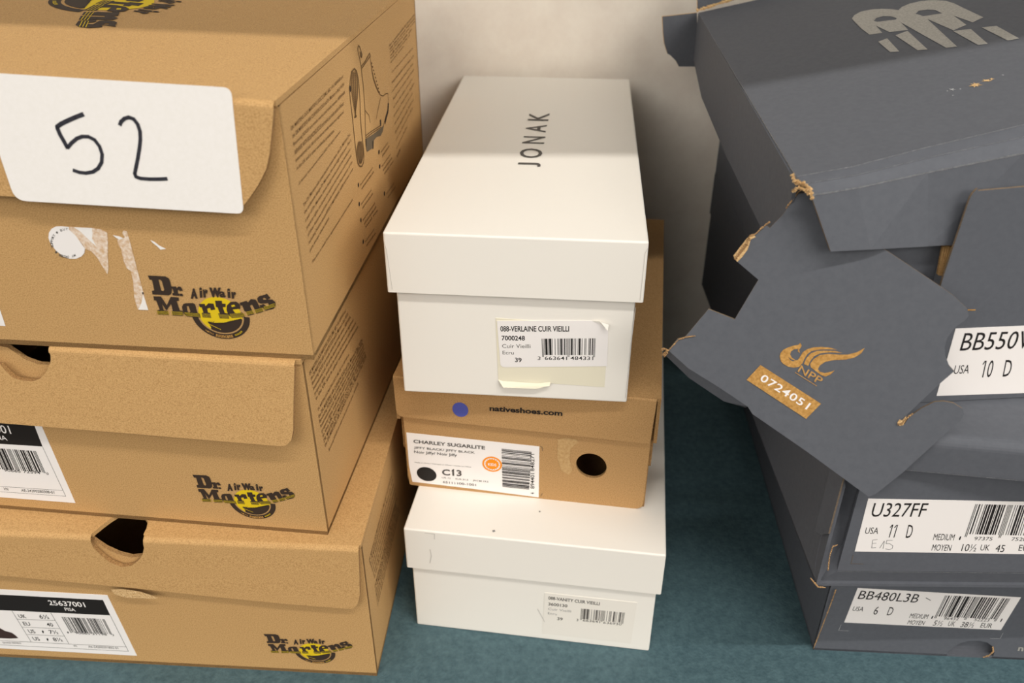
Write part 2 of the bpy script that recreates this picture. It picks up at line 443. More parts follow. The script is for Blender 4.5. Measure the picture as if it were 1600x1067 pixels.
def brown_box():
    T = Thing('shoe_box', 'small brown shoe box sandwiched between two white boxes', 'shoe box', (-0.07472, 0.47416, 0.09835), -0.15505)
    W, D, H, l, o, t = 0.16846, 0.28054, 0.09595, 0.0358, 0.0035, 0.0022
    front = Frame((0, 0, 0), (1, 0, 0), (0, 0, 1), T); T.front = front
    m = M_KRAFT2
    b = MB(); hb = H - 0.003
    hole = [front.uv((924 + 24*math.cos(a), 727.5 + 19*math.sin(a) + 3*math.cos(a))) for a in [i*math.tau/32 for i in range(32)]]
    b.sheet(front, rounded([(0.001, 0), (W - 0.001, 0), (W, hb), (0, hb)], [0.002, 0.006, 0, 0]), t, m, M_EDGE, holes=[hole])
    b.sheet(Frame((W, 0, 0), (0, 1, 0), (0, 0, 1), T), [(0.003, 0), (D, 0), (D, hb), (0.0005, hb), (0.0005, 0.006)], t, m, M_EDGE)
    b.sheet(Frame((0, D, 0), (0, -1, 0), (0, 0, 1), T), [(0, 0), (D - 0.003, 0), (D - 0.0005, 0.006), (D - 0.0005, hb), (0, hb)], t, m, M_EDGE)
    b.sheet(Frame((W, D, 0), (-1, 0, 0), (0, 0, 1), T), [(0, 0), (W, 0), (W, hb), (0, hb)], t, m, M_EDGE)
    b.sheet(Frame((0, 0, t), (1, 0, 0), (0, 1, 0), T), [(0.002, 0.002), (W - 0.002, 0.002), (W - 0.002, D), (0.002, D)], t*0.98, m, M_EDGE)
    b.build('body', T.root)
    for u, z0 in ((W + 0.0016, 0.035), (-0.0003, 0.03)):
        c = MB(); c.sheet(Frame((u, 0, 0), (0, 1, 0), (0, 0, 1), T), rounded([(0.003, z0), (0.06, z0), (0.06, hb), (0.003, hb)], [0.004, 0.004, 0, 0]), t*0.8, m, M_EDGE)
        c.build('side_tab', T.root)
    L = MB(); x0, x1, y0, y1 = -o, W + o, -o, D + o
    L.sheet(Frame((0, 0, H), (1, 0, 0), (0, 1, 0), T), [(x0, y0 + 0.001), (x1, y0 + 0.001), (x1, y1), (x0, y1)], t, m, M_EDGE)
    ff = Frame((0, y0, 0), (1, 0, 0), (0, 0, 1), T); T.lidf = ff
    L.sheet(ff, rounded([(x0 + 0.0005, H - l + 0.003), (x1 - 0.0042, H - l), (x1 - 0.0028, H - 0.0015), (x0, H - 0.0015)], [0.005, 0.003, 0.001, 0.001]), t, m, M_EDGE)
    n = 5; prev = None
    for k in range(n + 1):
        g = math.pi/2*k/n; r = 0.0018
        cur = (y0 + r - r*math.sin(g), H - r + r*math.cos(g))
        if prev: L.face([(x1 - 0.003, *prev), (x0, *prev), (x0, *cur), (x1 - 0.003, *cur)], m)
        prev = cur
    for u, d in ((x1, 1), (x0, -1)):
        fr = Frame((u, 0, 0), (0, d, 0), (0, 0, 1), T)
        ol = [(d*(y0 + 0.0015), H - l), (d*y1, H - l), (d*y1, H - 0.0005), (d*(y0 + 0.0015), H - 0.0005)]
        L.sheet(fr, ol if d > 0 else ol, t, m, M_EDGE)
    L.sheet(Frame((0, y1, 0), (-1, 0, 0), (0, 0, 1), T), [(-x1, H - l), (-x0, H - l), (-x0, H - 0.001), (-x1, H - 0.001)], t, m, M_EDGE)
    L.build('lid', T.root)
    return T
B2 = brown_box()

# ------------------------------------------------------------------ gray boxes on the right
GC = 'gray shoe boxes in the right stack'
def gray_walls(mb, T, W, D, H, t, front=True, m=None, cut=(0.0, 0.0)):
    m = m or M_GRAY; M_GEDGE = M_GRAY
    if front: mb.sheet(Frame((0, 0, 0), (1, 0, 0), (0, 0, 1), T), [(0, 0), (W, 0), (W, H), (0, H)], t, m, M_GEDGE)
    mb.sheet(Frame((W, 0, 0), (0, 1, 0), (0, 0, 1), T), [(0.0003, 0), (D, 0), (D, H), (0.0003, H)], t, m, M_GEDGE)
    mb.sheet(Frame((0, D, 0), (0, -1, 0), (0, 0, 1), T), [(0, 0), (D - 0.0003, 0), (D - 0.0003, H - cut[1]), (D - 0.0003 - cut[0], H), (0, H)] if cut[0] else [(0, 0), (D - 0.0003, 0), (D - 0.0003, H), (0, H)], t, m, M_GEDGE)
    mb.sheet(Frame((W, D, 0), (-1, 0, 0), (0, 0, 1), T), [(0, 0), (W, 0), (W, H), (0, H)], t, m, M_GEDGE)
    mb.sheet(Frame((0, 0, t), (1, 0, 0), (0, 1, 0), T), [(0, 0), (W, 0), (W, D), (0, D)], t*0.98, m, M_GEDGE)

# bottom box
C1 = Thing('shoe_box', 'gray shoe box at the bottom of the right stack, half-round thumb hole', 'shoe box', (0.21621, 0.40973, 0), -0.05873, GC)
C1.front = Frame((0, 0, 0), (1, 0, 0), (0, 0, 1), C1)
W1, D1, H1 = 0.25, 0.345, 0.117
b = MB(); gray_walls(b, C1, W1, D1, H1, 0.002, front=False)
th = C1.front.uvs([(1478, 1027), (1481, 1019), (1489, 1012), (1500, 1005), (1515, 1001), (1530, 1001), (1543, 1004), (1551, 1010), (1554, 1018), (1552, 1025), (1547, 1029)])
th = [(a, max(c, 0.0)) for a, c in th]
b.sheet(C1.front, [(0, 0)] + [(th[0][0], 0)] + th[1:-1] + [(th[-1][0], 0), (W1, 0), (W1, H1), (0, H1)], 0.002, M_GRAY)
b.sheet(C1.front.shift(-0.005), [(0.05, 0.002), (0.2, 0.002), (0.2, 0.06), (0.05, 0.06)], 0.001, M_GRAY, M_GEDGE)
b.build('body', C1.root)
l = MB(); l.sheet(Frame((0, 0, 0.1195), (1, 0, 0), (0, 1, 0), C1), [(0, 0), (W1, 0), (W1, D1), (0, D1)], 0.002, M_GRAY, M_GEDGE)
l.build('lid', C1.root)

# middle box
C2 = Thing('shoe_box', 'gray shoe box in the middle of the right stack, crushed lower left corner', 'shoe box', (0.18054, 0.35916, 0.12), -0.0111, GC)
W2, D2, H2 = 0.25, 0.384, 0.113
front2 = Frame((0, 0, 0), (1, 0, 0), (0, 0, 1), C2); C2.front = front2
b = MB(); gray_walls(b, C2, W2, D2, 0.106, 0.002, front=False, cut=(0.022, 0.030))
xl = 0.010
b.sheet(front2.shift(0.0), [(xl, 0.0125), (W2, 0.0125), (W2, 0.106), (xl, 0.106)], 0.002, M_GRAY)
# the turned-in lower strip of the front panel and the folded corner web
b.face([(0.0025, 0.0025, 0.0), (W2, 0.0025, 0.0), (W2, 0, 0.0125), (xl, 0, 0.0125)], M_GRAY)
b.face([(0.0, 0.004, 0.002), (0.0025, 0.0025, 0.0), (xl, 0.0, 0.0125), (xl + 0.002, 0.006, 0.03), (xl + 0.003, 0.008, 0.078), (-0.0003, 0.012, 0.078), (-0.0003, 0.008, 0.012)], M_GRAY)
b.build('body', C2.root)

# top box: collapsed, its lid tipped to the left and a corner web hanging out in front
C3 = Thing('shoe_box', 'battered gray shoe box on top of the right stack, torn flap hanging out', 'shoe box', (0.2095, 0.3835, 0.235), 0.0866, GC)
H3 = 0.112
b = MB()
cw = [C3.loc((x, y, 0.235)) for x, y in ((0.178, 0.3925), (0.430, 0.417), (0.420, 0.748), (0.1838, 0.742))]
for k in range(4):
    p, q2 = cw[k], cw[(k + 1) % 4]; d = q2 - p
    if k: b.sheet(Frame(p, d, (0, 0, 1), C3), [(0, 0), (d.length, 0), (d.length, H3), (0, H3)], 0.002, M_GRAY)
b.face([p + Vector((0, 0, 0.001)) for p in cw], M_GRAY)
inner = Frame(cw[0], cw[1] - cw[0], (0, 0, 1), C3)
iu = inner.uvs([(1473, 381), (1455, 452), (1452, 470)])
b.sheet(inner, [(0.0, 0), (iu[2][0], 0), iu[2], iu[1], iu[0], (iu[0][0] + 0.001, H3), (0.0, H3)], 0.0016, M_GRAY, M_GEDGE)
b.build('body', C3.root)
# lid of the middle gray box: top panel, rounded fold, front flap, left skirt
def wpt(T, w): return tuple(T.loc(w))
lo_ = C2.loc(at_z((1415, 735), 0.2118)); lo2 = C2.loc(at_z((1600, 752), 0.2118))
lf = Frame(lo_, lo2 - lo_, (0, 0, 1), C2)   # flap plane, u along the flap, v up from its lower edge
L = MB()
zt = 0.1145 - lo_.z                                  # height of the lid top above the flap's lower edge
r = 0.006
uL, uR = -0.010, 0.22
L.sheet(lf, rounded([(uL, 0.0), (uR, 0.0), (uR, zt - r), (uL, zt - r)], [0.004, 0.004, 0, 0]), 0.002, M_GRAY, M_GEDGE)
prev = None
for k in range(7):
    g = math.pi/2*k/6
    cur = (lf.p(uL, zt - r + r*math.sin(g), -r + r*math.cos(g)), lf.p(uR, zt - r + r*math.sin(g), -r + r*math.cos(g)))
    if prev: L.face([prev[0], prev[1], cur[1], cur[0]], M_GRAY)
    prev = cur
a, b2 = prev
L.sheet(Frame((0, 0, 0.1145), (1, 0, 0), (0, 1, 0), C2), [(a.x, a.y), (b2.x, b2.y), (b2.x, D2), (-0.001, D2), (-0.001, a.y + 0.004)], 0.002, M_GRAY)
sk = Frame((-0.0012, 0, 0), (0, -1, 0), (0, 0, 1), C2)
L.sheet(sk, [(-D2, 0.075), (-0.020, 0.075), (-0.020, 0.1125), (-D2, 0.1125)], 0.002, M_GRAY)
# the turned corner of the skirt, frayed at its lower end
cf0 = C2.loc(at_y((1273, 829), 0.372)); cf1 = C2.loc(at_y((1294, 834), 0.3575)); cf2 = C2.loc(at_y((1327, 742), 0.3575)); cf3 = C2.loc(at_y((1297, 715), 0.372))
cfu = (cf1 - cf0); cfu.z = 0
cfr = Frame(cf0, cfu, (0, 0, 1), C2)
def cuv(w): d = w - cf0; return (d.dot(cfr.u), d.dot(cfr.v))
L.sheet(cfr, [cuv(cf0), cuv(cf0.lerp(cf1, 0.5) + Vector((0, 0, -0.002))), cuv(cf1), cuv(cf2), cuv(cf3)], 0.001, M_GRAY, M_DULL)
L.build('lid', C2.root)

# fraying of the crushed corner
def fray(T, name, pts, w, m, n=5, parent=None, amp=0.5):
    """a ragged ribbon of torn board along a 3D polyline (thing coordinates)"""
    mb = MB()
    for (a, b) in zip(pts[:-1], pts[1:]):
        a = Vector(a); b = Vector(b); d = (b - a)
        side = d.cross(Vector((0.2, -1, 0.3))).normalized(); nrm = side.cross(d).normalized()
        for i in range(n):
            p = a + d*(i/n); q = a + d*((i + 1)/n)
            w0 = w*random.uniform(1 - amp, 1 + amp); w1 = w*random.uniform(1 - amp, 1 + amp)
            lift = nrm*w*random.uniform(0, 0.8)
            v = [p - side*w0, p + side*w0*0.7 + lift, q + side*w1*0.8, q - side*w1 + lift, (p + q)/2 + nrm*w*1.1]
            mb.mesh(v, [(0, 1, 4), (1, 2, 4), (2, 3, 4), (3, 0, 4), (3, 2, 1, 0)], m)
    return mb.build(name, parent or T.root)
F2 = lambda q, y: C2.loc(at_y(q, y))
fray(C2, 'torn_edge', [F2((1266, 903), 0.3605), F2((1272, 910), 0.359), F2((1278, 917), 0.3575), F2((1290, 918), 0.3575)], 0.0006, M_FRAY, 4)
fray(C2, 'torn_edge', [F2((1294, 891), 0.3565), F2((1296, 870), 0.3565), F2((1301, 854), 0.3565), F2((1309, 851), 0.357)], 0.00045, M_FRAY, 5)
F1 = lambda q: C1.loc(on_plane(q, (0.21621, 0.40973 - 0.0012, 0), Vector((-math.sin(0.05873), -math.cos(0.05873), 0))))
fray(C1, 'torn_edge', [F1((1271, 1013)), F1((1281, 988)), F1((1291, 962)), F1((1298, 944)), F1((1306, 921))], 0.00045, M_FRAY, 8)
fray(C1, 'torn_edge', [F1((1536, 1027)), F1((1545, 1024)), F1((1552, 1018)), F1((1551, 1010))], 0.0006, M_FRAY, 4)

# ---- lid of the top gray box (tipped down to the left)
FL = at_y((1247, 288), 0.395)
def along(q, A, dist):
    d = ray(*q); w = CAM_O - A; bb = d.dot(w); cc = w.dot(w) - dist*dist
    s = -bb + math.sqrt(bb*bb - cc); return CAM_O + d*s
BL = along((1091, 20), FL, 0.342)
e1 = (BL - FL).normalized()
dr = ray(1600, 222); FR_ = CAM_O + dr*((FL - CAM_O).dot(e1)/dr.dot(e1))
e2 = (FR_ - FL).normalized()
lid = Frame(C3.loc(FL), C3.inv.to_3x3() @ e2, C3.inv.to_3x3() @ e1, C3)
C3.lid = lid
WL, DL = 0.25, 0.342
uc = lid.uvs([(1245, 277), (1330, 262), (1450, 231), (1600, 196)])
ext = (uc[-1][0] + (uc[-1][0]-uc[0][0])*1.0, uc[-1][1] + (uc[-1][1]-uc[-2][1])*1.0)
upper = uc + [ext]
L = MB()
L.sheet(lid, upper + [(ext[0], DL), (0.0, DL)], 0.002, M_GRAY, M_GSCUFF)
def c3y(q, y): return C3.loc(at_y(q, y))
low = [c3y(q, y) for q, y in (((1268, 306), 0.3905), ((1340, 294), 0.390), ((1450, 270), 0.392), ((1600, 240), 0.394))]
low.append(low[-1] + (low[-1] - low[0])*0.98)
bot = [c3y(q, y) for q, y in (((1298, 393), 0.3835), ((1360, 390), 0.382), ((1450, 385), 0.3875), ((1600, 375), 0.394))]
bot.append(bot[-1] + (bot[-1] - bot[0])*0.95)
up3 = [lid.p(a, b) for a, b in upper]
for k in range(len(up3) - 1):
    # bevelled band between the two creases, then the flap, each with its inner side
    m1 = [(up3[j] + low[j])/2 + Vector((0, -0.0012, 0.0012)) for j in (k, k + 1)]
    L.face([m1[0], m1[1], up3[k+1], up3[k]], M_GRAY); L.face([low[k], low[k+1], m1[1], m1[0]], M_GRAY)
    L.face([bot[k], bot[k+1], low[k+1], low[k]], M_GRAY)
    o2 = Vector((0, 0.002, 0))
    L.face([p + o2 for p in (low[k], low[k+1], bot[k+1], bot[k])], M_GRAY)
    L.face([bot[k] + o2, bot[k+1] + o2, bot[k+1], bot[k]], M_GEDGE)
L.face([low[0], bot[0], bot[0] + Vector((0, 0.002, 0)), low[0] + Vector((0, 0.002, 0))][::-1], M_GEDGE)
# left flap hanging from the lid
dn = Vector((0.012, 0, -1)).normalized()
lw = C3.inv.to_3x3() @ dn
lft = Frame(lid.p(0, DL), -(lid.v), -lw, C3)      # u from the back to the front, v up
le = lft.uvs([(1087, 101), (1096, 152), (1136, 247), (1187, 352)])
sl = (le[3][1]-le[2][1])/(le[3][0]-le[2][0])
end = (DL - 0.012, le[3][1] + sl*(DL - 0.012 - le[3][0]))
L.sheet(lft, [(0.0, 0.0), (0.001, le[0][1])] + le[1:] + [end, (DL - 0.006, -0.001)], 0.002, M_GRAY)
L.build('lid', C3.root)

# torn tabs at the back corner of the lid
bk = Frame(C3.loc(at_y((1090, 20), 0.741)), (1, 0, 0), (0, 0, 1), C3)
t_ = MB(); t_.sheet(bk, bk.uvs([(1035, 26), (1089, 20), (1091, 104), (1061, 104), (1056, 95), (1047, 86), (1043, 84), (1038, 68), (1036, 50)]), 0.002, M_GRAY, M_TORN)
t_.build('torn_tab', C3.root)
bk2 = Frame(C3.loc(at_y((1090, 10), 0.744)), (1, 0, 0), (0, 0, 1), C3)
t_ = MB(); t_.sheet(bk2, bk2.uvs([(1089, -40), (1090, 16), (1105, 11), (1125, 6), (1142, 2), (1160, -4), (1190, -10), (1260, -30), (1300, -60)]), 0.002, M_GRAY, M_TORN)
t_.build('torn_tab', C3.root)
fray(C3, 'torn_edge', [c3y((1088, 17), 0.738), c3y((1105, 12), 0.7415), c3y((1128, 4), 0.7415), c3y((1150, -2), 0.7415)], 0.0012, M_TORN, 5)

# front panel of the base with the tongue in front of the lid
tong = Frame((0, 0, 0), (1, 0, 0), (0, 0, 1), C3); C3.front = tong
tg = tong.uvs([(1400, 633), (1440, 545), (1473, 436), (1517, 305), (1530, 292), (1600, 292)])
tg_b = tong.uvs([(1600, 623)])[0]
up_r = (0.19, tg[-1][1] + 0.001)
pol = [(tg[0][0], 0.0)] + [(0.19, 0.0), up_r] + tg[::-1][0:1] + rounded(tg[1:5][::-1], [0.002, 0.006, 0, 0])
t_ = MB(); t_.sheet(tong, pol, 0.0013, M_GRAY, M_GEDGE); t_.build('front_panel', C3.root)
# bare corrugations showing beside the tongue
cg = Frame((0, 0.0065, 0), (1, 0, 0), (0, 0, 1), C3)
t_ = MB(); q = cg.uvs([(1474, 386), (1496, 386), (1478, 433), (1466, 430)])
for k in range(6):
    f0, f1 = k/6, (k + 0.55)/6
    def mix(i, j, f): return (q[i][0] + (q[j][0]-q[i][0])*f, q[i][1] + (q[j][1]-q[i][1])*f)
    t_.sheet(cg, [mix(3, 2, f0), mix(3, 2, f1), mix(0, 1, f1), mix(0, 1, f0)], 0.001, M_KRAFT)
t_.sheet(cg.shift(-0.0011), [q[3], q[2], q[1], q[0]], 0.001, M_EDGE)
t_.build('corrugation', C3.root)

# the torn corner flap hanging out in front
wA, wB, wC = at_y((1260, 310), 0.402), at_y((1035, 548), 0.400), at_y((1357, 775), 0.349)
nn = (wB - wA).cross(wC - wA).normalized()
if nn.y > 0: nn = -nn
Rl = C3.inv.to_3x3()
nl = Rl @ nn; ul = Vector((1, 0, 0)); ul = (ul - nl*ul.dot(nl)).normalized()
flap = Frame(C3.loc(wA), ul, nl.cross(ul), C3); C3.flap = flap
FP = [(1247, 303), (1240, 312), (1222, 337), (1203, 356), (1197, 352), (1186, 362), (1178, 366), (1172, 378), (1162, 388), (1148, 402), (1151, 408),
      (1185, 437), (1148, 499), (1107, 483), (1070, 527), (1058, 530), (1050, 540), (1044, 547), (1075, 575), (1120, 603), (1168, 635), (1176, 647), (1260, 705), (1357, 776),
      (1368, 772), (1412, 737), (1460, 693), (1500, 658), (1507, 648), (1503, 638), (1490, 630), (1475, 627), (1460, 628), (1440, 638), (1420, 652), (1413, 663), (1404, 664),
      (1402, 660), (1415, 650), (1440, 626), (1470, 598), (1491, 580), (1483, 571), (1477, 556), (1476, 542), (1480, 528), (1492, 512), (1508, 500), (1514, 493), (1511, 482), (1490, 462), (1470, 448), (1383, 390), (1330, 360), (1270, 300)]
t_ = MB(); t_.sheet(flap, flap.uvs(FP), 0.0016, M_GRAY, M_GEDGE)
flap_o = t_.build('torn_flap', C3.root)
# its narrow lower edge, creased backwards
fa = flap.uvs([(1044, 547), (1075, 575), (1120, 603), (1168, 635), (1160, 640), (1136, 634), (1130, 629), (1105, 617), (1075, 594), (1050, 573), (1036, 556)])
t_ = MB()
F3 = [flap.p(a, b, 0) for a, b in fa[:4]]
bk_dir = (-flap.n*0.9 - flap.v*0.75)
lowp = [flap.p(*flap.uv(q)) for q in ((1036, 556), (1075, 594), (1130, 631), (1165, 641))]
for k in range(3):
    a, b_, c_, d_ = F3[k], F3[k+1], lowp[k+1], lowp[k]
    c_ = c_ - flap.n*0.004; d_ = d_ - flap.n*0.004
    t_.face([d_, c_, b_, a], M_GRAY)
    o2 = -flap.n*0.0012
    t_.face([a + o2, b_ + o2, c_ + o2, d_ + o2], M_GRAY); t_.face([d_ + o2, c_ + o2, c_, d_], M_TORN)
t_.build('folded_edge', flap_o)
fp = lambda q, h=0.0006: flap.p(*flap.uv(q), h)
fray(C3, 'torn_edge', [fp((1148, 405)), fp((1158, 392)), fp((1166, 382)), fp((1171, 370))], 0.0009, M_FRAY, 5, flap_o, 0.35)
fray(C3, 'torn_edge', [fp((1171, 368)), fp((1180, 366)), fp((1190, 356)), fp((1203, 346))], 0.0005, M_FRAY, 4, flap_o)
fray(C3, 'torn_edge', [fp((1228, 325)), fp((1238, 312)), fp((1247, 300)), fp((1253, 296))], 0.0005, M_FRAY, 4, flap_o)
fray(C3, 'torn_edge', [fp((1087, 524)), fp((1072, 526)), fp((1060, 530)), fp((1050, 541)), fp((1044, 547))], 0.0004, M_FRAY, 4, flap_o)
fray(C3, 'torn_edge', [fp((1034, 546)), fp((1040, 544)), fp((1043, 549)), fp((1036, 552)), fp((1040, 556))], 0.0010, M_FRAY, 3, flap_o)
fray(C3, 'torn_edge', [fp((1402, 662)), fp((1408, 662)), fp((1414, 655)), fp((1426, 645))], 0.0006, M_FRAY, 4, flap_o)
# torn fibres where the lid corner has split
fray(C3, 'torn_edge', [c3y((1237, 272), 0.3945), c3y((1241, 284), 0.3935), c3y((1249, 287), 0.3925), c3y((1258, 288), 0.392), c3y((1266, 299), 0.391), c3y((1269, 312), 0.390)], 0.0012, M_TORN, 5)
fray(C3, 'torn_edge', [c3y((1238, 300), 0.394), c3y((1246, 293), 0.393), c3y((1256, 296), 0.392), c3y((1264, 304), 0.391)], 0.0010, M_TORN, 4)

# ------------------------------------------------------------------ printing on the brown boxes
LOGO = [
 [[(48,75),(255,85),(300,110),(318,160),(335,240),(330,290),(300,312),(105,300),(98,258),(125,250),(100,130),(70,125)], [(175,125),(195,125),(215,140),(245,245),(235,262),(210,255)]],
 [[(328,205),(385,205),(395,226),(412,206),(440,208),(468,255),(430,262),(420,245),(405,250),(408,290),(425,292),(428,318),(345,312),(340,285),(358,282),(345,235),(332,232)]],
 [[(428,290),(462,292),(468,322),(434,320)]],
 [[(115,322),(205,325),(275,430),(320,330),(415,335),(420,375),(392,380),(430,490),(465,495),(470,555),(345,550),(335,505),(345,490),(325,410),(270,495),(215,405),(240,490),(285,495),(300,545),(170,540),(160,490),(190,480),(150,375),(122,370)]],
 [[(500,405),(585,402),(612,418),(640,520),(665,525),(680,575),(510,560),(472,525),(455,450),(470,415)], [(512,440),(534,440),(556,503),(540,517),(522,500)]],
 [[(655,415),(725,412),(735,440),(770,405),(830,410),(852,480),(800,490),(790,460),(755,470),(765,515),(790,520),(805,580),(700,572),(690,520),(710,515),(690,455),(665,450)]],
 [[(848,375),(930,375),(935,410),(975,412),(975,450),(940,452),(965,520),(1005,530),(1018,588),(905,585),(885,530),(905,525),(880,455),(860,450),(855,410)]],
 [[(990,430),(1030,390),(1100,385),(1145,420),(1150,470),(1060,480),(1085,520),(1110,525),(1170,515),(1190,530),(1205,570),(1050,580),(1005,545),(985,480)], [(1040,430),(1075,420),(1090,440),(1050,452)]],
 [[(1140,400),(1225,375),(1240,395),(1275,355),(1330,360),(1355,400),(1380,455),(1400,450),(1425,505),(1340,530),(1320,480),(1290,420),(1265,435),(1290,490),(1315,535),(1240,555),(1215,505),(1200,500),(1170,430),(1155,435)]],
 [[(1350,345),(1375,320),(1440,305),(1465,290),(1510,345),(1465,365),(1440,340),(1415,345),(1422,362),(1530,360),(1565,390),(1570,440),(1545,470),(1450,495),(1420,460),(1390,455),(1375,430),(1425,415),(1460,440),(1490,430),(1480,405),(1390,410),(1360,390)]],
]
FEET = [(168,305,543,548),(342,470,550,556),(500,680,561,575),(695,806,573,581),(900,1018,585,588),(1040,1206,580,571),(1232,1318,554,534),(1335,1428,530,505),(1445,1568,493,452)]
def logo_xf(fr, ref_fr, refs, ref_org=(225, 420), ref_sc=7.619):
    """map logo-crop points through the first box's plane, then by an affine fit of three points onto another plane"""
    src = [Vector(ref_fr.uv((ref_org[0] + p[0]/ref_sc, ref_org[1] + p[1]/ref_sc))) for p, q in refs]
    dst = [Vector(fr.uv(q)) for p, q in refs]
    A = Matrix(((src[1].x-src[0].x, src[2].x-src[0].x), (src[1].y-src[0].y, src[2].y-src[0].y))).inverted()
    def xf(p):
        w = Vector(ref_fr.uv((ref_org[0] + p[0]/ref_sc, ref_org[1] + p[1]/ref_sc))) - src[0]
        c = A @ w
        return dst[0] + (dst[1]-dst[0])*c[0] + (dst[2]-dst[0])*c[1]
    return xf
def draw_logo(fr, parent, xf=None):
    P = Print(fr, (225, 420), 7.619, xf=xf)
    C, a, b = (910, 545), (345, 10), (72, 286)
    k = 0.745
    P.ellipse(C, (a[0]*k, a[1]*k), (b[0]*k, b[1]*k), M_YELLOW)
    P.ellipse(C, a, b, M_BROWNINK, 4, 174, inner=0.80)
    P.up()
    cres = [(700,610),(760,622),(850,640),(950,638),(1060,612),(1160,588),(1168,600)]
    arc = []
    for i in range(15):
        t = math.radians(6 + 120*i/14); arc.append((C[0] + k*(a[0]*math.cos(t) + b[0]*math.sin(t)), C[1] + k*(a[1]*math.cos(t) + b[1]*math.sin(t))))
    P.poly([(760,622),(850,640),(950,638),(1060,612),(1160,588)] + arc[1:] + [(800,690)], M_BROWNINK)
    for i in range(16):       # hatching at the edges of the dark crescent
        x = 770 + i*24; y = 628 + (14 if 2 < i < 9 else 0) - max(0, i-9)*5
        P.poly([(x-8, y+12), (x+26, y-14), (x+6, y+14)], M_BROWNINK)
    P.up()
    for i in range(9): P.stroke([(705+i*24, 622+i*11), (750+i*21, 638+i*10)], 5, M_YELLOW)
    for shp in LOGO: P.poly(shp[0], M_BROWNINK, holes=shp[1:])
    P.up()
    for x0, x1, y0, y1 in FEET:
        for d in (13, 28, 43):
            sx = -d*0.22
            P.stroke([(x0 - 6 + sx, y0-d), (x1 + 2 + sx, y1-d)], 4.2, M_YELLOW)
    for ch, x0, x1, yb, yt in (('A',560,645,352,228),('i',668,700,338,215),('r',712,770,336,240),('W',785,925,336,218),('a',905,978,336,262),('i',1000,1035,342,228),('r',1050,1106,350,268)):
        P.text(ch, (x0, yb), (x1, yb), (x0 - 8, yt), M_BROWNINK, bold=(0.04 if ch == 'a' else 0.085))
    P.up()
    def arc_text(t, th0, th1, hgt, m, bold):
        n = len(t)
        for i, ch in enumerate(t):
            if ch == ' ': continue
            th = th0 + (th1-th0)*(i + 0.5)/n; w = abs(th1-th0)/n*0.42
            def pt(an, r):
                an = math.radians(an); return (C[0] + r*(a[0]*math.cos(an) + b[0]*math.sin(an)), C[1] + r*(a[1]*math.cos(an) + b[1]*math.sin(an)))
            lo = 0.9 + hgt/2; hi = 0.9 - hgt/2
            P.text(ch, pt(th + w, lo), pt(th - w, lo), pt(th + w, hi), m, bold)
    arc_text('WITH', 136, 116, 0.06, M_BARE, 0.02)
    arc_text('Bouncing', 111, 73, 0.115, M_BARE, 0.03)
    arc_text('SOLES', 68, 46, 0.06, M_YELLOW, 0.02)
    return P.build('printed_logo', parent)
draw_logo(A3.front, A3.root)
REF2 = [((48, 75), (301, 741)), ((1570, 440), (461, 775)), ((985, 830), (404, 810))]
draw_logo(A2.front, A2.root, logo_xf(A2.front, A3.front, REF2))
REF1 = [((48, 75), (412, 990)), ((1570, 440), (551, 1010)), ((985, 830), (500, 1036))]
draw_logo(A1.front, A1.root, logo_xf(A1.front, A3.front, REF1))
REFT = [((1470, 290), (181, 43)), ((1245, 580), (124, 18.5)), ((1100, 345), (207, 20))]
draw_logo(A3.top, A3.root, logo_xf(A3.top, A3.front, REFT))

# the white label with the handwritten 52, stuck to the lid flap of the top box
P = Print(A3.flap.shift(0.0003)); 
P.rpoly([(-44, 112), (361, 137), (381, 334), (24, 313)], [0.004, 0.004, 0.0035, 0.006], M_PAPER, 0.0004)
P.h += 0.0002; P.z((0, 0), 3.6364)
P.stroke([(474,648),(430,665),(385,685),(350,702),(328,718),(330,730),(345,765),(365,800),(386,838)], 24, M_MARKER)
P.stroke([(386,838),(410,810),(440,785),(470,774),(505,775),(540,793),(568,830),(583,875),(580,920),(560,955),(530,975),(490,982),(455,978),(420,966)], 20, M_MARKER)
P.stroke([(684,708),(690,690),(710,672),(735,665),(762,675),(785,705),(798,745),(800,790),(795,840),(785,900),(775,950),(768,985),(775,1003),(800,1012),(850,1016),(900,1016),(950,1014)], 21, M_MARKER)
P.build('number_label', A3.root)

# torn sticker and glue remains on the front of the top box
P = Print(A3.front, (60, 340), 7.115)
P.poly([(300,98),(600,112),(700,128),(765,165),(775,250),(772,420),(782,560),(770,628),(740,585),(690,500),(655,440),(590,370),(520,345),(500,300),(420,210),(350,130)], M_GLASSINE)
P.poly([(880,245),(940,235),(965,215),(935,170),(950,140),(985,150),(1010,230),(1050,380),(1100,570),(1150,760),(1225,1025),(1110,1020),(1070,900),(1055,700),(1030,590),(985,560),(950,480),(920,340),(890,300)], M_GLASSINE)
P.poly([(830,192),(900,205),(950,228),(900,242),(860,218)], M_PAPER); P.poly([(1245,245),(1290,265),(1350,310),(1420,345),(1360,355),(1320,315),(1270,275)], M_PAPER)
P.up()
P.poly([(400,105),(600,112),(605,180),(600,230),(650,320),(560,240),(480,160)], M_PAPER)
P.poly([(1165,850),(1225,1025),(1115,1020),(1150,940)], M_PAPER)
P.poly([(200,95),(260,92),(340,100),(345,130),(420,200),(470,270),(520,340),(515,390),(480,430),(420,455),(350,455),(280,430),(200,365),(140,290),(115,225),(120,165),(150,120)], M_LABEL)
P.up()
P.poly([(1155,822),(1172,830),(1172,852),(1160,848)], M_INK)
cx, cy = 330, 275
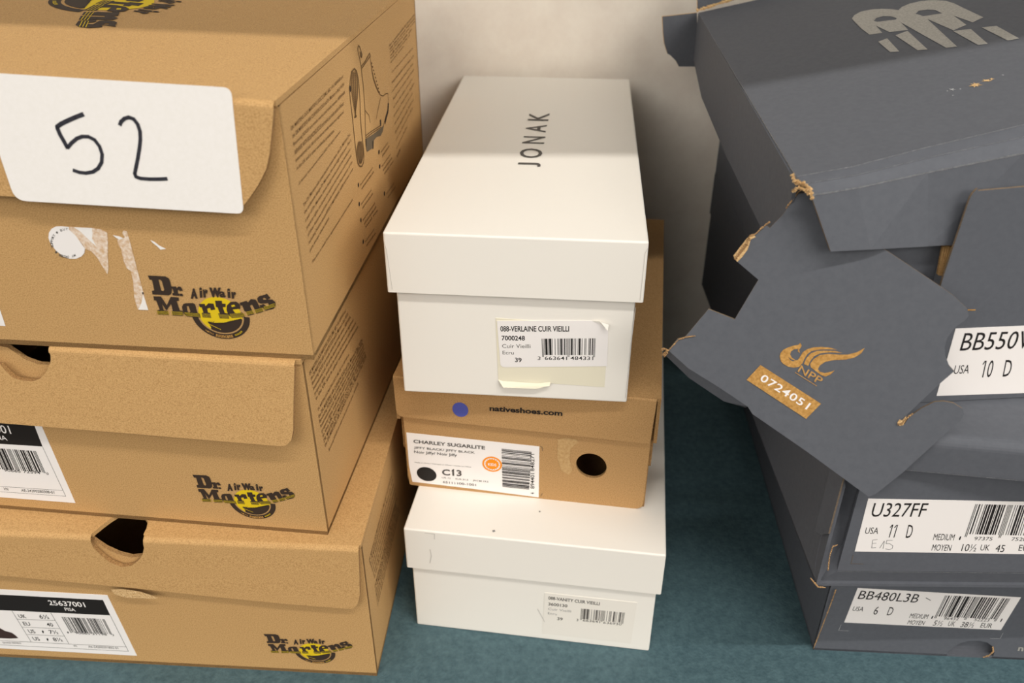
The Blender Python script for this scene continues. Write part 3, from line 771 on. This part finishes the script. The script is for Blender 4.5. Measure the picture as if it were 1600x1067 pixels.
def ring_text(t, th0, th1, rx, ry):
    n = len(t)
    for i, ch in enumerate(t):
        if ch == ' ': continue
        th = math.radians(th0 + (th1-th0)*(i + 0.5)/n); w = 11
        c = (cx + rx*math.cos(th), cy + ry*math.sin(th)); tx = (-math.sin(th), math.cos(th)); rd = (math.cos(th), math.sin(th))
        s_ = 1 if th1 > th0 else -1
        P.text(ch, (c[0]-tx[0]*w*s_, c[1]-tx[1]*w*s_), (c[0]+tx[0]*w*s_, c[1]+tx[1]*w*s_), (c[0]-tx[0]*w*s_+rd[0]*27, c[1]-tx[1]*w*s_+rd[1]*27), M_DGREYINK, 0.02)
ring_text('SUPPORT ·', 160, 232, 165, 138)
ring_text('BUY', 240, 272, 158, 138)
ring_text('MY ORDER ·', 60, 142, 160, 145)
P.build('torn_sticker', A3.root)

# corner of another white label at the left
P = Print(A3.front); P.poly([(-300, 424), (-14, 440), (9, 509), (-290, 488)], M_LABEL); P.build('size_label', A3.root)

# the small print and the boot drawing on the side of the top box
P = Print(A3.right, (440, 60), 8.0)
S = M_SIDEINK
def block(lines, l0, r0, l1, r1, hgt, m=S, dirn=None):
    """lines of small print between the first (l0,r0) and last (l1,r1) baselines; hgt = vector from baseline to cap height"""
    n = len(lines)
    for i, (t, frac) in enumerate(lines):
        f = i/max(1, n-1)
        a = (l0[0] + (l1[0]-l0[0])*f, l0[1] + (l1[1]-l0[1])*f); b = (r0[0] + (r1[0]-r0[0])*f, r0[1] + (r1[1]-r0[1])*f)
        b = (a[0] + (b[0]-a[0])*frac, a[1] + (b[1]-a[1])*frac)
        P.text(t, a, b, (a[0] + hgt[0], a[1] + hgt[1]), m, 0.004)
block([("DR. MARTENS, DOC MARTENS, DOC'S, DMS, ABC +W, AIRWAIR and", 1), ('the DR MARTENS AIR CUSHION SOLE and Dr. Martens in Red, WITH', 1), ('Bouncing SOLES are trade marks and trade names. AIRWAIR,', 1),
       ('AIRWAIR WITH BOUNCING SOLES and marks are trade marks of Airwair', 0.95), ('International Ltd. All of the above trade marks are registered', 0.92), ('in the UK and in other worldwide jurisdictions.', 0.72)],
      (118, 1160), (765, 500), (190, 1660), (840, 990), (-8, -58))
block([('© Airwair International Limited 2023. All rights reserved.', 1)], (215, 1845), (735, 1180), (215, 1845), (735, 1180), (-6, -46))
block([('The Dr. Martens sole cross-section shown here, the Dr. Martens Disc,', 1), ('the undersole design Dr Martens, the sole edge of this pair. This is', 1), ('a pair of Dr. Martens, these design marks and all the intellectual', 0.96),
       ('property rights, could also be used on the footwear and trademark', 0.97), ('of their features and the trade marks are the property of the', 0.97), ('including Notice about EFFECT MATERIAL HERE and laws in any', 0.97), ('part, except where stated.', 0.42)],
      (270, 2120), (858, 1210), (355, 2680), (920, 1700), (-8, -52))
block([('This box is made from approximately recycled materials.', 1)], (382, 2830), (890, 2030), (382, 2830), (890, 2030), (-6, -48))
# right-hand column
lines = [('for a comfortable fit choose the', 1), ('size that is correct. New boots', 1), ('may need time to wear in and', 1), ('will soften with use.', 0.9), ('Keep them clean and dry and', 0.8), ('polish often.', 0.55)]
block(lines, (1345, 105), (1660, -290), (1365, 310), (1660, -60), (-4, -28))
block([('Care for your leather boots', 1)], (1375, 440), (1640, 130), (1375, 440), (1640, 130), (-4, -28))
lines = [('Wipe the leather with a damp cloth', 1), ('and leave to dry away from heat.', 0.97), ('Apply wax or polish with a brush', 1), ('to keep the upper soft and to', 0.92), ('protect it from water. Replace', 1), ('the laces when they are worn and', 0.9), ('do not machine wash. Store in a', 0.95), ('cool dry place out of sunlight', 0.9), ('to prevent fading.', 0.6), ('www', 0.2)]
block(lines, (1375, 580), (1650, 230), (1440, 1500), (1660, 1010), (-4, -36))
# bulleted lists
for (x, y, n, w) in ((975, 1850, 2, 190), (985, 2090, 2, 160), (1005, 2290, 3, 190), (1035, 2560, 2, 140), (1232, 1440, 2, 110), (1242, 1620, 3, 140), (1300, 1960, 2, 120)):
    P.ellipse((x - 18, y - 20), (7, 0), (0, 30), M_INK, seg=10)
    for k in range(n):
        P.text(('lined and waterproof', 'soft and durable sole', 'steel toe')[k % 3], (x + 8 + k*16, y + 42*k), (x + 8 + k*16 + w*0.8, y + 42*k - w*1.15), (x + 4 + k*16, y + 42*k - 30), S, 0.012)
# boot outline
B_ = M_SIDEINK
P.stroke([(960,88),(948,130),(955,180),(975,260),(992,360),(1005,480),(1022,640),(1035,820),(1040,960),(1044,1110),(1048,1240)], 4.95, B_)
P.stroke([(960,88),(975,110),(990,160),(1003,200),(998,240),(985,225),(972,165)], 4.4, B_)
P.ellipse((990, 200), (8, 0), (4, 36), B_, seg=12)
P.stroke([(992,350),(1040,290),(1098,185),(1105,220),(1003,370)], 3.85, B_)
P.stroke([(1100,215),(1112,300),(1125,400),(1140,490),(1170,590),(1205,670),(1235,710),(1265,720),(1300,690),(1325,690),(1330,760),(1335,830),(1318,920),(1290,1010),(1270,1090)], 3.3, B_)
P.stroke([(1118,300),(1132,420),(1155,520),(1190,620),(1222,690)], 2.75, B_)
for i in range(9): P.ellipse((1122 + i*12, 310 + i*45), (6, 0), (2, 13), B_, seg=8)
P.stroke([(1330,820),(1325,910),(1300,1000),(1290,1050)], 12, M_BROWNINK)
P.stroke([(1232,1030),(1236,1080)], 14, M_BROWNINK)
P.stroke([(1048,1215),(1120,1160),(1232,1090)], 3.3, B_); P.stroke([(1055,1240),(1130,1180),(1240,1110)], 3.3, B_)
P.poly([(1050,1255),(1150,1190),(1240,1120),(1275,1080),(1262,1160),(1235,1215),(1180,1235),(1150,1275),(1145,1360),(1120,1380),(1062,1420),(1050,1340)], M_HEEL)
P.stroke([(1050,1260),(1055,1340)], 10, M_BROWNINK); P.stroke([(1135,1290),(1140,1370)], 12, M_BROWNINK)
P.stroke([(1040,900),(1090,960),(1105,1050)], 2.75, B_); P.stroke([(1235,740),(1200,900),(1180,1010)], 2.75, B_)
# sole print
sole = [(905,378),(870,420),(855,520),(848,640),(855,760),(870,880),(885,1010),(895,1120),(908,1240),(925,1400),(935,1480),(950,1560),(975,1600),(1000,1598),(1020,1550),(1028,1470),(1022,1390),(1005,1240),(990,1100),(982,960),(978,800),(968,640),(955,500),(935,410)]
P.stroke(sole, 6, B_, closed=True)
for i in range(26):
    y = 430 + i*22; f = (y-430)/560; hw = 48*math.sin(math.pi*min(1, 0.25 + f*0.85)) if f < 0.95 else 12
    for k in range(4):
        x = 905 + f*15 + (k-1.5)*hw*0.5
        P.stroke([(x-7, y+10), (x+7, y-16)], 3.85, B_)
for i in range(16):
    y = 1240 + 60 + i*17; f = i/15; hw = 44*math.sin(math.pi*(0.15 + 0.75*f))
    for k in range(5):
        x = 975 + f*8 + (k-2)*hw*0.42
        P.stroke([(x-6, y+8), (x+6, y-12)], 3.3, B_)
P.ellipse((853, 628), (12, 0), (2, 42), M_BROWNINK, seg=12)
P.build('printed_text', A3.root)

# small print on the sides of the two lower boxes
def side_lines(T, quads, m=S):
    P = Print(T.right)
    words = ["DR. MARTENS, DOC MARTENS, DOC'S, DMS, ABC +W, AIRWAIR and", 'the DR MARTENS AIR CUSHION SOLE and Dr. Martens in Red, WITH', 'Bouncing SOLES are trade marks and trade names. AIRWAIR,', 'International Ltd. All of the above trade marks are registered', 'property rights, could also be used on the footwear and trademark', 'in the UK and in other worldwide jurisdictions.']
    k = 0
    for l0, r0, l1, r1, n, h in quads:
        for i in range(n):
            f = i/max(1, n-1); a = (l0[0] + (l1[0]-l0[0])*f, l0[1] + (l1[1]-l0[1])*f); b = (r0[0] + (r1[0]-r0[0])*f, r0[1] + (r1[1]-r0[1])*f)
            P.text(words[k % 6], a, b, (a[0] + h[0], a[1] + h[1]), m, 0.004); k += 1
    P.build('printed_text', T.root)
side_lines(A2, [((484, 588), (540, 488), (494, 627), (560, 512), 6, (-1.5, -6.5)), ((497, 643), (545, 556), (497, 643), (545, 556), 1, (-1, -5)), ((498, 655), (566, 534), (508, 700), (572, 560), 7, (-1.5, -6)), ((514, 707), (560, 601), (514, 707), (560, 601), 1, (-1, -6))])
side_lines(A1, [((577, 880), (612, 745), (585, 905), (620, 780), 6, (-1, -6)), ((586, 920), (618, 790), (590, 948), (624, 800), 5, (-1, -6))])

# size label on the middle box (partly under its flap)
def docs_label(T, org, sc, quad, band, number, name, barcode, digits, code, full, xs):
    P = Print(T.front, org, sc)
    P.poly(quad, M_LABEL, thick=0.0002)
    P.up(); P.poly(band, M_INK)
    P.up()
    return P
P = docs_label(A2, (0, 640), 6.669, [(-500, 60), (415, 120), (787, 970), (-500, 870)], [(-500, 105), (345, 120), (445, 380), (-500, 322)], 0, 0, 0, 0, 0, False, 0)
P.text('30001', (-160, 226), (125, 250), (-195, 140), M_LABEL, 0.01)
P.text('SIENA', (-130, 300), (85, 318), (-155, 250), M_LABEL, 0.01)
P.stroke([(445, 380), (688, 898), (-500, 815)], 3, M_INK); P.stroke([(-500, 762), (655, 838)], 3, M_INK)
P.bars(ean13('0190665725940'), (-190, 385), (375, 428), (-90, 608), (475, 650), M_INK, 0.04, GUARD)
P.text('90665 72594', (48, 640), (425, 668), (40, 612), M_INK, 0.005); P.text('0', (490, 675), (512, 677), (484, 650), M_INK, 0.005)
P.text('VN', (45, 836), (92, 840), (37, 806), M_DGREYINK, 0.005)
P.text('AE-242P0280308-01', (228, 850), (572, 872), (220, 822), M_DGREYINK, 0.005)
P.build('size_label', A2.root)
P = docs_label(A1, (0, 900), 7.2727, [(-500, 120), (1220, 214), (1558, 902), (-500, 790)], [(-500, 180), (1172, 268), (1255, 442), (-500, 358)], 0, 0, 0, 0, 0, True, 0)
P.text('25637001', (568, 325), (980, 350), (540, 268), M_LABEL, 0.015)
P.text('PISA', (748, 388), (866, 396), (728, 352), M_LABEL, 0.015)
lw_ = 4
P.stroke([(1255, 442), (1462, 850), (-500, 750)], lw_, M_INK); P.stroke([(-500, 702), (1440, 800)], lw_, M_INK)
P.stroke([(140, 392), (355, 740)], lw_, M_INK); P.stroke([(580, 412), (785, 762)], lw_, M_INK)
for (a, b) in (((195, 484), (630, 500)), ((253, 574), (680, 592)), ((312, 658), (732, 678))): P.stroke([a, b], lw_, M_INK)
for t, bl, br, tl in (('UK', (225, 470), (308, 474), (200, 428)), ('6½', (462, 480), (568, 484), (438, 432)), ('EU', (278, 556), (355, 560), (254, 514)), ('40', (545, 566), (615, 570), (522, 524)), ('US', (338, 642), (412, 646), (312, 600)), ('7½', (572, 652), (672, 656), (548, 608)), ('US', (388, 725), (462, 729), (364, 684)), ('8½', (618, 736), (722, 740), (594, 694))):
    P.text(t, bl, br, tl, M_INK, 0.008)
for x, y in ((487, 628), (540, 716)): P.poly([(x-6, y-14), (x+4, y-16), (x+14, y), (x+10, y+16), (x+2, y+14), (x-8, y-2)], M_INK)
P.bars(ean13('019066531198'), (700, 458), (1188, 485), (802, 632), (1275, 656), M_INK, 0.04, GUARD)
P.text('1', (772, 645), (786, 646), (764, 626), M_INK, 0.004); P.text('90665 31198', (862, 652), (1222, 672), (848, 628), M_INK, 0.004); P.text('3', (1282, 676), (1300, 677), (1276, 655), M_INK, 0.004)
P.text('QUAD RETRO', (38, 762), (248, 770), (26, 740), M_DGREYINK, 0.004); P.text('VN', (842, 798), (880, 800), (832, 778), M_DGREYINK, 0.004)
P.text('AE-242P0291802-01', (1010, 808), (1350, 824), (1000, 786), M_DGREYINK, 0.004)
P.poly([(-300, 480), (-120, 500), (0, 585), (60, 618), (140, 640), (180, 670), (212, 700), (120, 705), (0, 700), (-300, 690)], M_SHOE)
P.build('size_label', A1.root)
# peeled patch and glossy scuff on the bottom lid flap
P = Print(A1.flap, (0, 774), 3.6364); P.poly([(632, 532), (700, 530), (800, 545), (900, 580), (880, 586), (720, 580), (650, 560)], M_TORN)
P.build('peeled_patch', A1.root)

# ------------------------------------------------------------------ printing on the middle stack
P = Print(B3.top, (580, 100), 3.3333)
for ch, x0, x1, y0, y1 in (('J', 758, 880, 538, 517), ('O', 770, 890, 492, 443), ('N', 785, 900, 417, 380), ('A', 800, 908, 358, 319), ('K', 815, 922, 298, 258)):
    dx = -4
    P.text(ch, (x1, y0), (x1 + (8 if ch != 'O' else 4), y1), (x0, y0 - 3), M_DGREYINK, 0.012)
P.build('printed_lettering', B3.root)
P = Print(B3.front, (580, 400), 3.3333)
P.poly([(648, 322), (1235, 362), (1215, 682), (930, 662), (925, 656), (860, 672), (690, 662), (662, 640)], M_ECRU, thick=0.0002)
P.up(); P.h += 0.0002
P.rpoly([(655, 335), (1150, 335), (1235, 368), (1229, 572), (674, 577)], [0, 0, 0, 0, 0.003], M_LABEL, 0.0002)
P.up()
P.text('088-VERLAINE CUIR VIEILLI', (674, 391), (1031, 391), (673, 362), M_INK, 0.02)
P.text('7000248', (680, 437), (801, 438), (679, 412), M_INK, 0.02)
P.text('Cuir Vieilli', (683, 476), (830, 477), (682, 456), M_DGREYINK, 0.0); P.text('Ecru', (685, 509), (743, 510), (685, 491), M_DGREYINK, 0.0)
P.text('39', (750, 550), (784, 551), (749, 526), M_INK, 0.02)
P.bars(ean13('3663641484331'), (888, 428), (1168, 426), (891, 513), (1165, 514), M_INK, 0.12, GUARD)
for t, x0, x1 in (('3', 868, 882), ('663641', 904, 1020), ('484331', 1038, 1156)): P.text(t, (x0, 538), (x1, 539), (x0, 520), M_INK, 0.004)
# the lifted corners of the two stickers
def curl(P, pts, lifts, m):
    q = [P.q(p) for p in pts]; P.mb.face([P.fr.p(*a, P.h + l) for a, l in zip(q, lifts)], m)
curl(P, [(1150, 335), (1190, 333), (1236, 346), (1232, 372), (1205, 352)], [0, 0.001, 0.002, 0.0035, 0.001], M_WHITE)
curl(P, [(662, 640), (685, 648), (860, 660), (935, 652), (930, 664), (860, 675), (690, 668)], [0.0002, 0, 0, 0.0002, 0.002, 0.003, 0.003], M_ECRU)
P.build('size_label', B3.root)

P = Print(B2.lidf, (600, 560), 6.667)
P.ellipse((796, 531), (83, 8), (3, 75), M_BLUE); P.up()
P.z((580, 400), 3.3333); P.text('nativeshoes.com', (617, 805), (996, 832), (617, 777), M_INK, 0.03)
P.build('printed_lettering', B2.root)
P = Print(B2.front, (625, 670), 6.957)
P.poly([(70, 38), (1515, 190), (1508, 742), (800, 650), (135, 572), (100, 400)], M_LABEL, thick=0.0002); P.up(); P.h += 0.0001
P.text('CHARLEY SUGARLITE', (148, 150), (925, 222), (146, 112), M_DGREYINK, 0.025)
P.text('JIFFY BLACK/ JIFFY BLACK', (155, 217), (815, 274), (152, 186), M_DGREYINK, 0.012); P.text('Noir Jiffy/ Noir Jiffy', (157, 268), (622, 306), (154, 230), M_DGREYINK, 0.012)
P.text('Made in China / Fabriqué en Chine / Hecho en China', (163, 368), (775, 420), (162, 354), M_DGREYINK, 0.0)
P.ellipse((291, 488), (107, 12), (8, 76), M_INK)
P.text('C13', (460, 500), (672, 512), (456, 434), M_DGREYINK, 0.03)
P.text('UK 12  ·  EUR 31.5  ·  JP/CM 19.5', (458, 538), (962, 584), (457, 517), M_DGREYINK, 0.005); P.text('65111100-1001', (468, 586), (828, 618), (466, 562), M_DGREYINK, 0.01)
P.stroke([(585, 436), (566, 456)], 12, M_DGREYINK)
P.ellipse((1003, 380), (107, 8), (3, 82), M_ORANGE); P.up()
P.ellipse((1003, 380), (88, 7), (3, 67), M_LABEL, inner=0.93)
for i in range(18):
    t = math.tau*i/18; P.ellipse((1003 + 78*math.cos(t), 380 + 60*math.sin(t) + 6*math.cos(t)), (9, 0), (0, 8), M_LABEL, seg=8)
P.text('KIDS', (958, 395), (1048, 404), (958, 365), M_LABEL, 0.02)
P.bars(ean13('4894401848271')[::-1], (1105, 212), (1116, 625), (1432, 246), (1405, 655), M_INK)
for t, y0, y1 in (('4', 705, 688), ('894401', 645, 478), ('848271', 455, 268)): P.text(t, (1462, y0), (1462, y1), (1420, y0), M_INK, 0.004)
P.stroke([(1523, 183), (1545, 192), (1550, 235)], 4, M_DGREYINK); P.stroke([(1523, 725), (1540, 720), (1548, 692)], 4, M_DGREYINK)
P.build('size_label', B2.root)

P = Print(B1.front, (840, 900), 8.0)
P.poly([(90, 205), (1245, 330), (1165, 840), (60, 715)], M_AGED, thick=0.0002); P.up()
P.text('088-VANITY CUIR VIEILLI', (133, 288), (775, 362), (135, 248), M_DGREYINK, 0.02); P.text('3600130', (133, 362), (372, 388), (135, 325), M_DGREYINK, 0.02)
P.text('Cuir Vieilli', (130, 418), (418, 450), (132, 390), M_GREYINK, 0.0); P.text('Ecru', (130, 472), (240, 486), (131, 445), M_GREYINK, 0.0); P.text('39', (245, 545), (312, 553), (248, 508), M_DGREYINK, 0.02)
P.bars(ean13('3663641636930'), (545, 402), (1090, 452), (535, 530), (1070, 580), M_DGREYINK, 0.1, GUARD)
for t, x0, x1, y in (('3', 486, 508, 557), ('663641', 565, 780, 562), ('636930', 820, 1050, 590)): P.text(t, (x0, y), (x1, y + (x1-x0)*0.1), (x0 + 2, y - 28), M_DGREYINK, 0.004)
P.build('size_label', B1.root)

# ------------------------------------------------------------------ printing on the gray boxes
# the outlined running-bird emblem and date stamp on the torn flap
P = Print(C3.flap, (1170, 520), 7.115)
K = M_BARE
P.poly([(345,265),(352,225),(385,185),(440,160),(500,140),(535,135),(555,130),(570,108),(588,140),(575,165),(560,185),(568,222),(545,205),(548,175),(500,182),(470,205),(460,240),(480,275),(520,302),(545,300),(570,265),(600,215),(650,180),(720,160),(800,155),(900,162),(980,185),(880,182),(780,185),(700,200),(650,235),(620,285),(595,340),(560,375),(500,385),(440,375),(385,345),(355,310)], K, holes=[[(440,265),(470,290),(518,307),(490,315),(460,300)]])
P.poly([(612,345),(640,280),(690,225),(760,200),(850,195),(960,200),(1042,222),(900,215),(800,225),(730,255),(685,310),(660,365)], K)
P.poly([(680,345),(720,290),(790,245),(880,232),(1000,240),(1100,240),(1200,215),(1290,165),(1250,225),(1180,270),(1080,295),(950,300),(850,320),(790,360),(768,400),(790,430),(840,445),(900,435),(955,415),(910,460),(850,485),(800,465),(740,420),(690,380)], K)
P.up(); P.text('NPP', (534, 432), (792, 588), (586, 342), M_GRAY, 0.06)
P.up(); P.text('NPP', (541, 426), (788, 574), (584, 356), K, 0.006)
P.stroke([(515, 437), (755, 588)], 7, K)
P.poly([(130, 355), (803, 785), (637, 953), (-24, 520)], K)
P.up(); P.text('0724051', (116, 522), (640, 852), (168, 452), M_LABEL, 0.012, 1.1)
P.build('printed_emblem', flap_o)
# running-shoe maker's mark on the lid
P = Print(C3.lid, (1320, 0), 5.714)
P.poly([(62,170),(85,138),(140,108),(230,88),(330,82),(420,85),(478,93),(510,65),(580,35),(680,12),(790,3),(900,10),(980,35),(1050,70),(1237,158),(1140,203),(970,142),(1085,225),(970,274),(735,172),(1003,420),(905,430),(500,203),(565,270),(400,290),(278,232),(335,297),(220,312),(150,260)], M_SILVER,
       holes=[[(258,190),(280,165),(340,147),(410,148),(465,165),(455,178),(290,198)], [(632,125),(660,100),(740,88),(810,93),(868,122),(700,148)]])
for pl in ([(298,375),(378,345),(487,463),(405,468)], [(452,318),(560,278),(740,445),(650,452)], [(965,280),(1125,262),(1275,393),(1190,405)], [(1220,247),(1355,235),(1558,347),(1455,365)]): P.poly(pl, M_SILVER)
P.build('printed_mark', C3.root)
# rubbed-through spots and scuffed creases on the lid
P = Print(C3.lid, (1320, 0), 5.714)
def star(c, rx, ry, n, m):
    P.poly([(c[0] + rx*(1 if k % 2 == 0 else 0.4)*random.uniform(0.7, 1.2)*math.cos(math.tau*k/n), c[1] + ry*(1 if k % 2 == 0 else 0.45)*random.uniform(0.7, 1.2)*math.sin(math.tau*k/n)) for k in range(n)], m)
star((1165, 762), 62, 28, 14, M_TORN); star((1270, 722), 56, 14, 10, M_TORN); star((1310, 708), 30, 10, 8, M_TORN)
star((960, 803), 36, 14, 10, M_GSCUFF); star((915, 815), 12, 9, 8, M_GSCUFF); star((965, 855), 16, 6, 8, M_GSCUFF); star((1412, 673), 14, 8, 8, M_GSCUFF); star((1030, 798), 12, 8, 8, M_GSCUFF)
P.build('rubbed_spot', C3.root)
P = Print(C3.front, (1380, 500), 3.8095)
P.poly([(430, 50), (1480, 6), (1420, 414), (316, 450), (372, 255)], M_LABEL, thick=0.0002); P.up()
P.text('BB550V', (452, 182), (864, 167), (484, 75), M_INK, 0.0)
P.text('USA', (415, 320), (505, 316), (428, 268), M_INK, 0.0); P.text('10', (586, 341), (640, 338), (608, 240), M_INK, 0.0); P.text('D', (708, 335), (752, 333), (728, 236), M_INK, 0.0)
P.stroke([(606, 242), (592, 262)], 7, M_INK)
P.build('size_label', C3.root)
P = Print(C3.front, (1380, 280), 4.4455); P.stroke([(588, 906), (638, 906)], 9, M_BARE); P.build('cut_mark', C3.root)

def sport_label(T, fr, quad, org, sc, items, code, bq, extra=None, curlc=None):
    P = Print(fr, org, sc); P.poly(quad, M_LABEL, thick=0.0002); P.up()
    for it in items: P.text(it[0], it[1], it[2], it[3], it[4] if len(it) > 4 else M_INK, it[5] if len(it) > 5 else 0.0)
    P.bars(code, *bq, M_INK, 0.1, GUARD)
    if extra: extra(P)
    P.build('size_label', T.root)
def e15(P):
    for st in ([(290,412),(248,418),(238,488),(275,486)], [(242,448),(280,446)], [(310,490),(335,450),(352,425),(340,495)], [(425,420),(375,420),(366,450),(400,450),(428,470),(420,495),(395,503),(360,497)]): P.stroke(st, 4.5, M_PENCIL)
    for st in ([(424, 282), (404, 306)], [(462, 284), (442, 308)]): P.stroke(st, 9, M_INK)
sport_label(C2, C2.front, [(208, 50), (1720, 80), (1640, 545), (88, 520)], (1320, 770), 5.714,
    [('U327FF', (226, 210), (708, 212), (262, 86)), ('USA', (176, 362), (292, 364), (190, 304)), ('11', (390, 394), (440, 396), (424, 280)), ('D', (540, 398), (590, 400), (566, 282)),
     ('MEDIUM', (784, 418), (968, 422), (800, 362)), ('1', (1015, 416), (1028, 417), (1026, 385)), ('MOYEN', (770, 512), (940, 516), (786, 456)), ('10½', (1034, 518), (1164, 522), (1054, 452)), ('UK', (1204, 510), (1284, 512), (1218, 458)), ('45', (1336, 522), (1416, 526), (1354, 458)), ('EUR', (1546, 514), (1680, 520), (1560, 460)),
     ('97375', (1150, 420), (1312, 423), (1160, 388)), ('75286', (1482, 425), (1650, 428), (1492, 393))],
    ean13('0197375752860'), ((1165, 97), (1790, 112), (1075, 364), (1700, 380)), e15)
P = Print(C2.front, (1320, 770), 5.714); P.stroke([(75, 550), (55, 630), (165, 632)], 4, M_DULL); P.build('cut_mark', C2.root)
def tick(P): P.stroke([(1042, 580), (1068, 594)], 5, M_PENCIL)
sport_label(C1, C1.front, [(655, 525), (1582, 578), (1468, 763), (578, 720)], (1160, 774), 3.6364,
    [('BB480L3B', (652, 586), (990, 608), (674, 538)), ('USA', (622, 653), (682, 657), (634, 628)), ('6', (740, 674), (762, 676), (758, 628)), ('D', (818, 678), (846, 680), (836, 632)),
     ('MEDIUM', (946, 694), (1048, 700), (958, 668)), ('1', (1070, 698), (1077, 699), (1078, 682)), ('MOYEN', (934, 730), (1028, 735), (946, 706)), ('5½', (1078, 738), (1130, 741), (1094, 708)), ('UK', (1164, 740), (1202, 742), (1176, 712)), ('38½', (1234, 746), (1308, 750), (1250, 716)), ('EUR', (1348, 748), (1412, 752), (1360, 722)),
     ('96432', (1140, 704), (1224, 708), (1148, 688)), ('52223', (1314, 711), (1398, 715), (1322, 695)), ('1', (1462, 716), (1468, 717), (1472, 698))],
    ean13('0196432522231'), ((1152, 566), (1522, 584), (1094, 684), (1446, 702)), tick)
for cm_ in ([(560, 733), (546, 765), (604, 768)], [(1480, 780), (1464, 811), (1406, 811)]):
    P = Print(C1.front, (1160, 774), 3.6364); P.stroke(cm_, 3.0, M_GSCUFF); P.build('cut_mark', C1.root)
P = Print(C1.front, (1160, 774), 3.6364); P.text('new balance', (1562, 882), (1900, 905), (1572, 850), M_SILVER, 0.03); P.build('printed_lettering', C1.root)

# ------------------------------------------------------------------ wear
def scuff(T, name, pts, w, m, step=0.004, gap=0.25, out=Vector((0, -0.0005, 0.0004)), parent=None):
    """a broken, uneven rubbed line along a crease (thing coordinates)"""
    mb = MB(); up = Vector((0, -0.35, 0.94))
    for a, b in zip(pts[:-1], pts[1:]):
        n = max(1, int((b - a).length/step))
        for i in range(n):
            if random.random() < gap: continue
            p = a + (b-a)*(i/n) + out; q = a + (b-a)*((i + 1.05)/n) + out
            w0, w1 = w*random.uniform(0.35, 1), w*random.uniform(0.35, 1)
            mb.face([p - up*w0, q - up*w1, q + up*w1, p + up*w0], m)
    return mb.build(name, parent or T.root)
scuff(C3, 'scuffed_crease', low, 0.0007, M_GSCUFF, 0.003, 0.0)
scuff(C3, 'scuffed_crease', up3, 0.0003, M_GSCUFF, 0.002, 0.0, out=Vector((0, -0.0003, 0.0006)))
mid_ = [a.lerp(b, 0.45) for a, b in zip(up3, low)]
scuff(C3, 'scuffed_crease', [p + Vector((0, -0.0012, 0.0012)) for p in mid_], 0.0002, M_GSCUFF, 0.003, 0.0)
scuff(C2, 'scuffed_crease', [Vector((xl, 0, 0.0125)), Vector((0.16, 0, 0.0125))], 0.0003, M_GSCUFF, 0.004, 0.0, out=Vector((0, -0.0005, 0)))
scuff(C2, 'scuffed_crease', [lf.p(0.0, 0.0004, 0.0002), lf.p(0.12, 0.0004, 0.0002)], 0.0002, M_GSCUFF, 0.004, 0.0)
# peeled corner patch on the torn flap
P = Print(C3.flap, (0, 0), 1.0)
P.h = 0.0004
P.poly([(1148, 404), (1146, 399), (1151, 393), (1156, 386), (1161, 380), (1166, 373), (1172, 368), (1178, 367), (1181, 370), (1173, 374), (1171, 382), (1168, 390), (1160, 401), (1152, 409)], M_TORN)
P.build('peeled_patch', flap_o)
P = Print(C3.flap, (0, 0), 1.0); P.h = 0.0004
P.poly([(1402, 660), (1405, 655), (1410, 656), (1416, 649), (1415, 657), (1411, 664), (1405, 665)], M_TORN)
P.build('peeled_patch', flap_o)
# wrapped-paper seams and dents of the white boxes
M_SEAM = mat('white_board_seam', rgb(204, 200, 194), 0.7)
P = Print(B3.lidf); P.stroke([(600, 378), (604, 390), (613, 452)], 0.7, M_SEAM); P.build('paper_seam', B3.root)
P = Print(B3.lidf); P.stroke([(1012, 388), (1008, 395), (1000, 469)], 0.7, M_SEAM); P.build('paper_seam', B3.root)
P = Print(B3.front); P.stroke([(993, 480), (986, 540), (977, 622)], 0.7, M_SEAM); P.build('paper_seam', B3.root)
P = Print(B1.lidf); P.stroke([(672, 858), (674, 868), (672, 879)], 1.2, M_SEAM); P.build('dent', B1.root)
P = Print(B1.lidf); P.stroke([(664, 832), (679, 834), (679, 842)], 1.0, M_SEAM); P.build('dent', B1.root)
P = Print(B1.front); P.stroke([(840, 951), (845, 960), (851, 971)], 1.2, M_SEAM); P.build('dent', B1.root)
P = Print(B1.top); P.poly([(769, 829), (773, 828), (774, 831), (770, 832)], M_GREYINK); P.build('dirt_speck', B1.root)
P = Print(B1.top); P.poly([(842, 798), (845, 799), (844, 801), (842, 800)], M_GREYINK); P.build('dirt_speck', B1.root)
# glue stains around the hole of the brown box
P = Print(B2.front, (860, 680), 3.5)
P.poly([(40, 20), (90, 12), (140, 22), (160, 40), (130, 52), (110, 75), (105, 130), (120, 190), (100, 215), (60, 190), (38, 120)], M_GLUE)
P.build('glue_stain', B2.root)
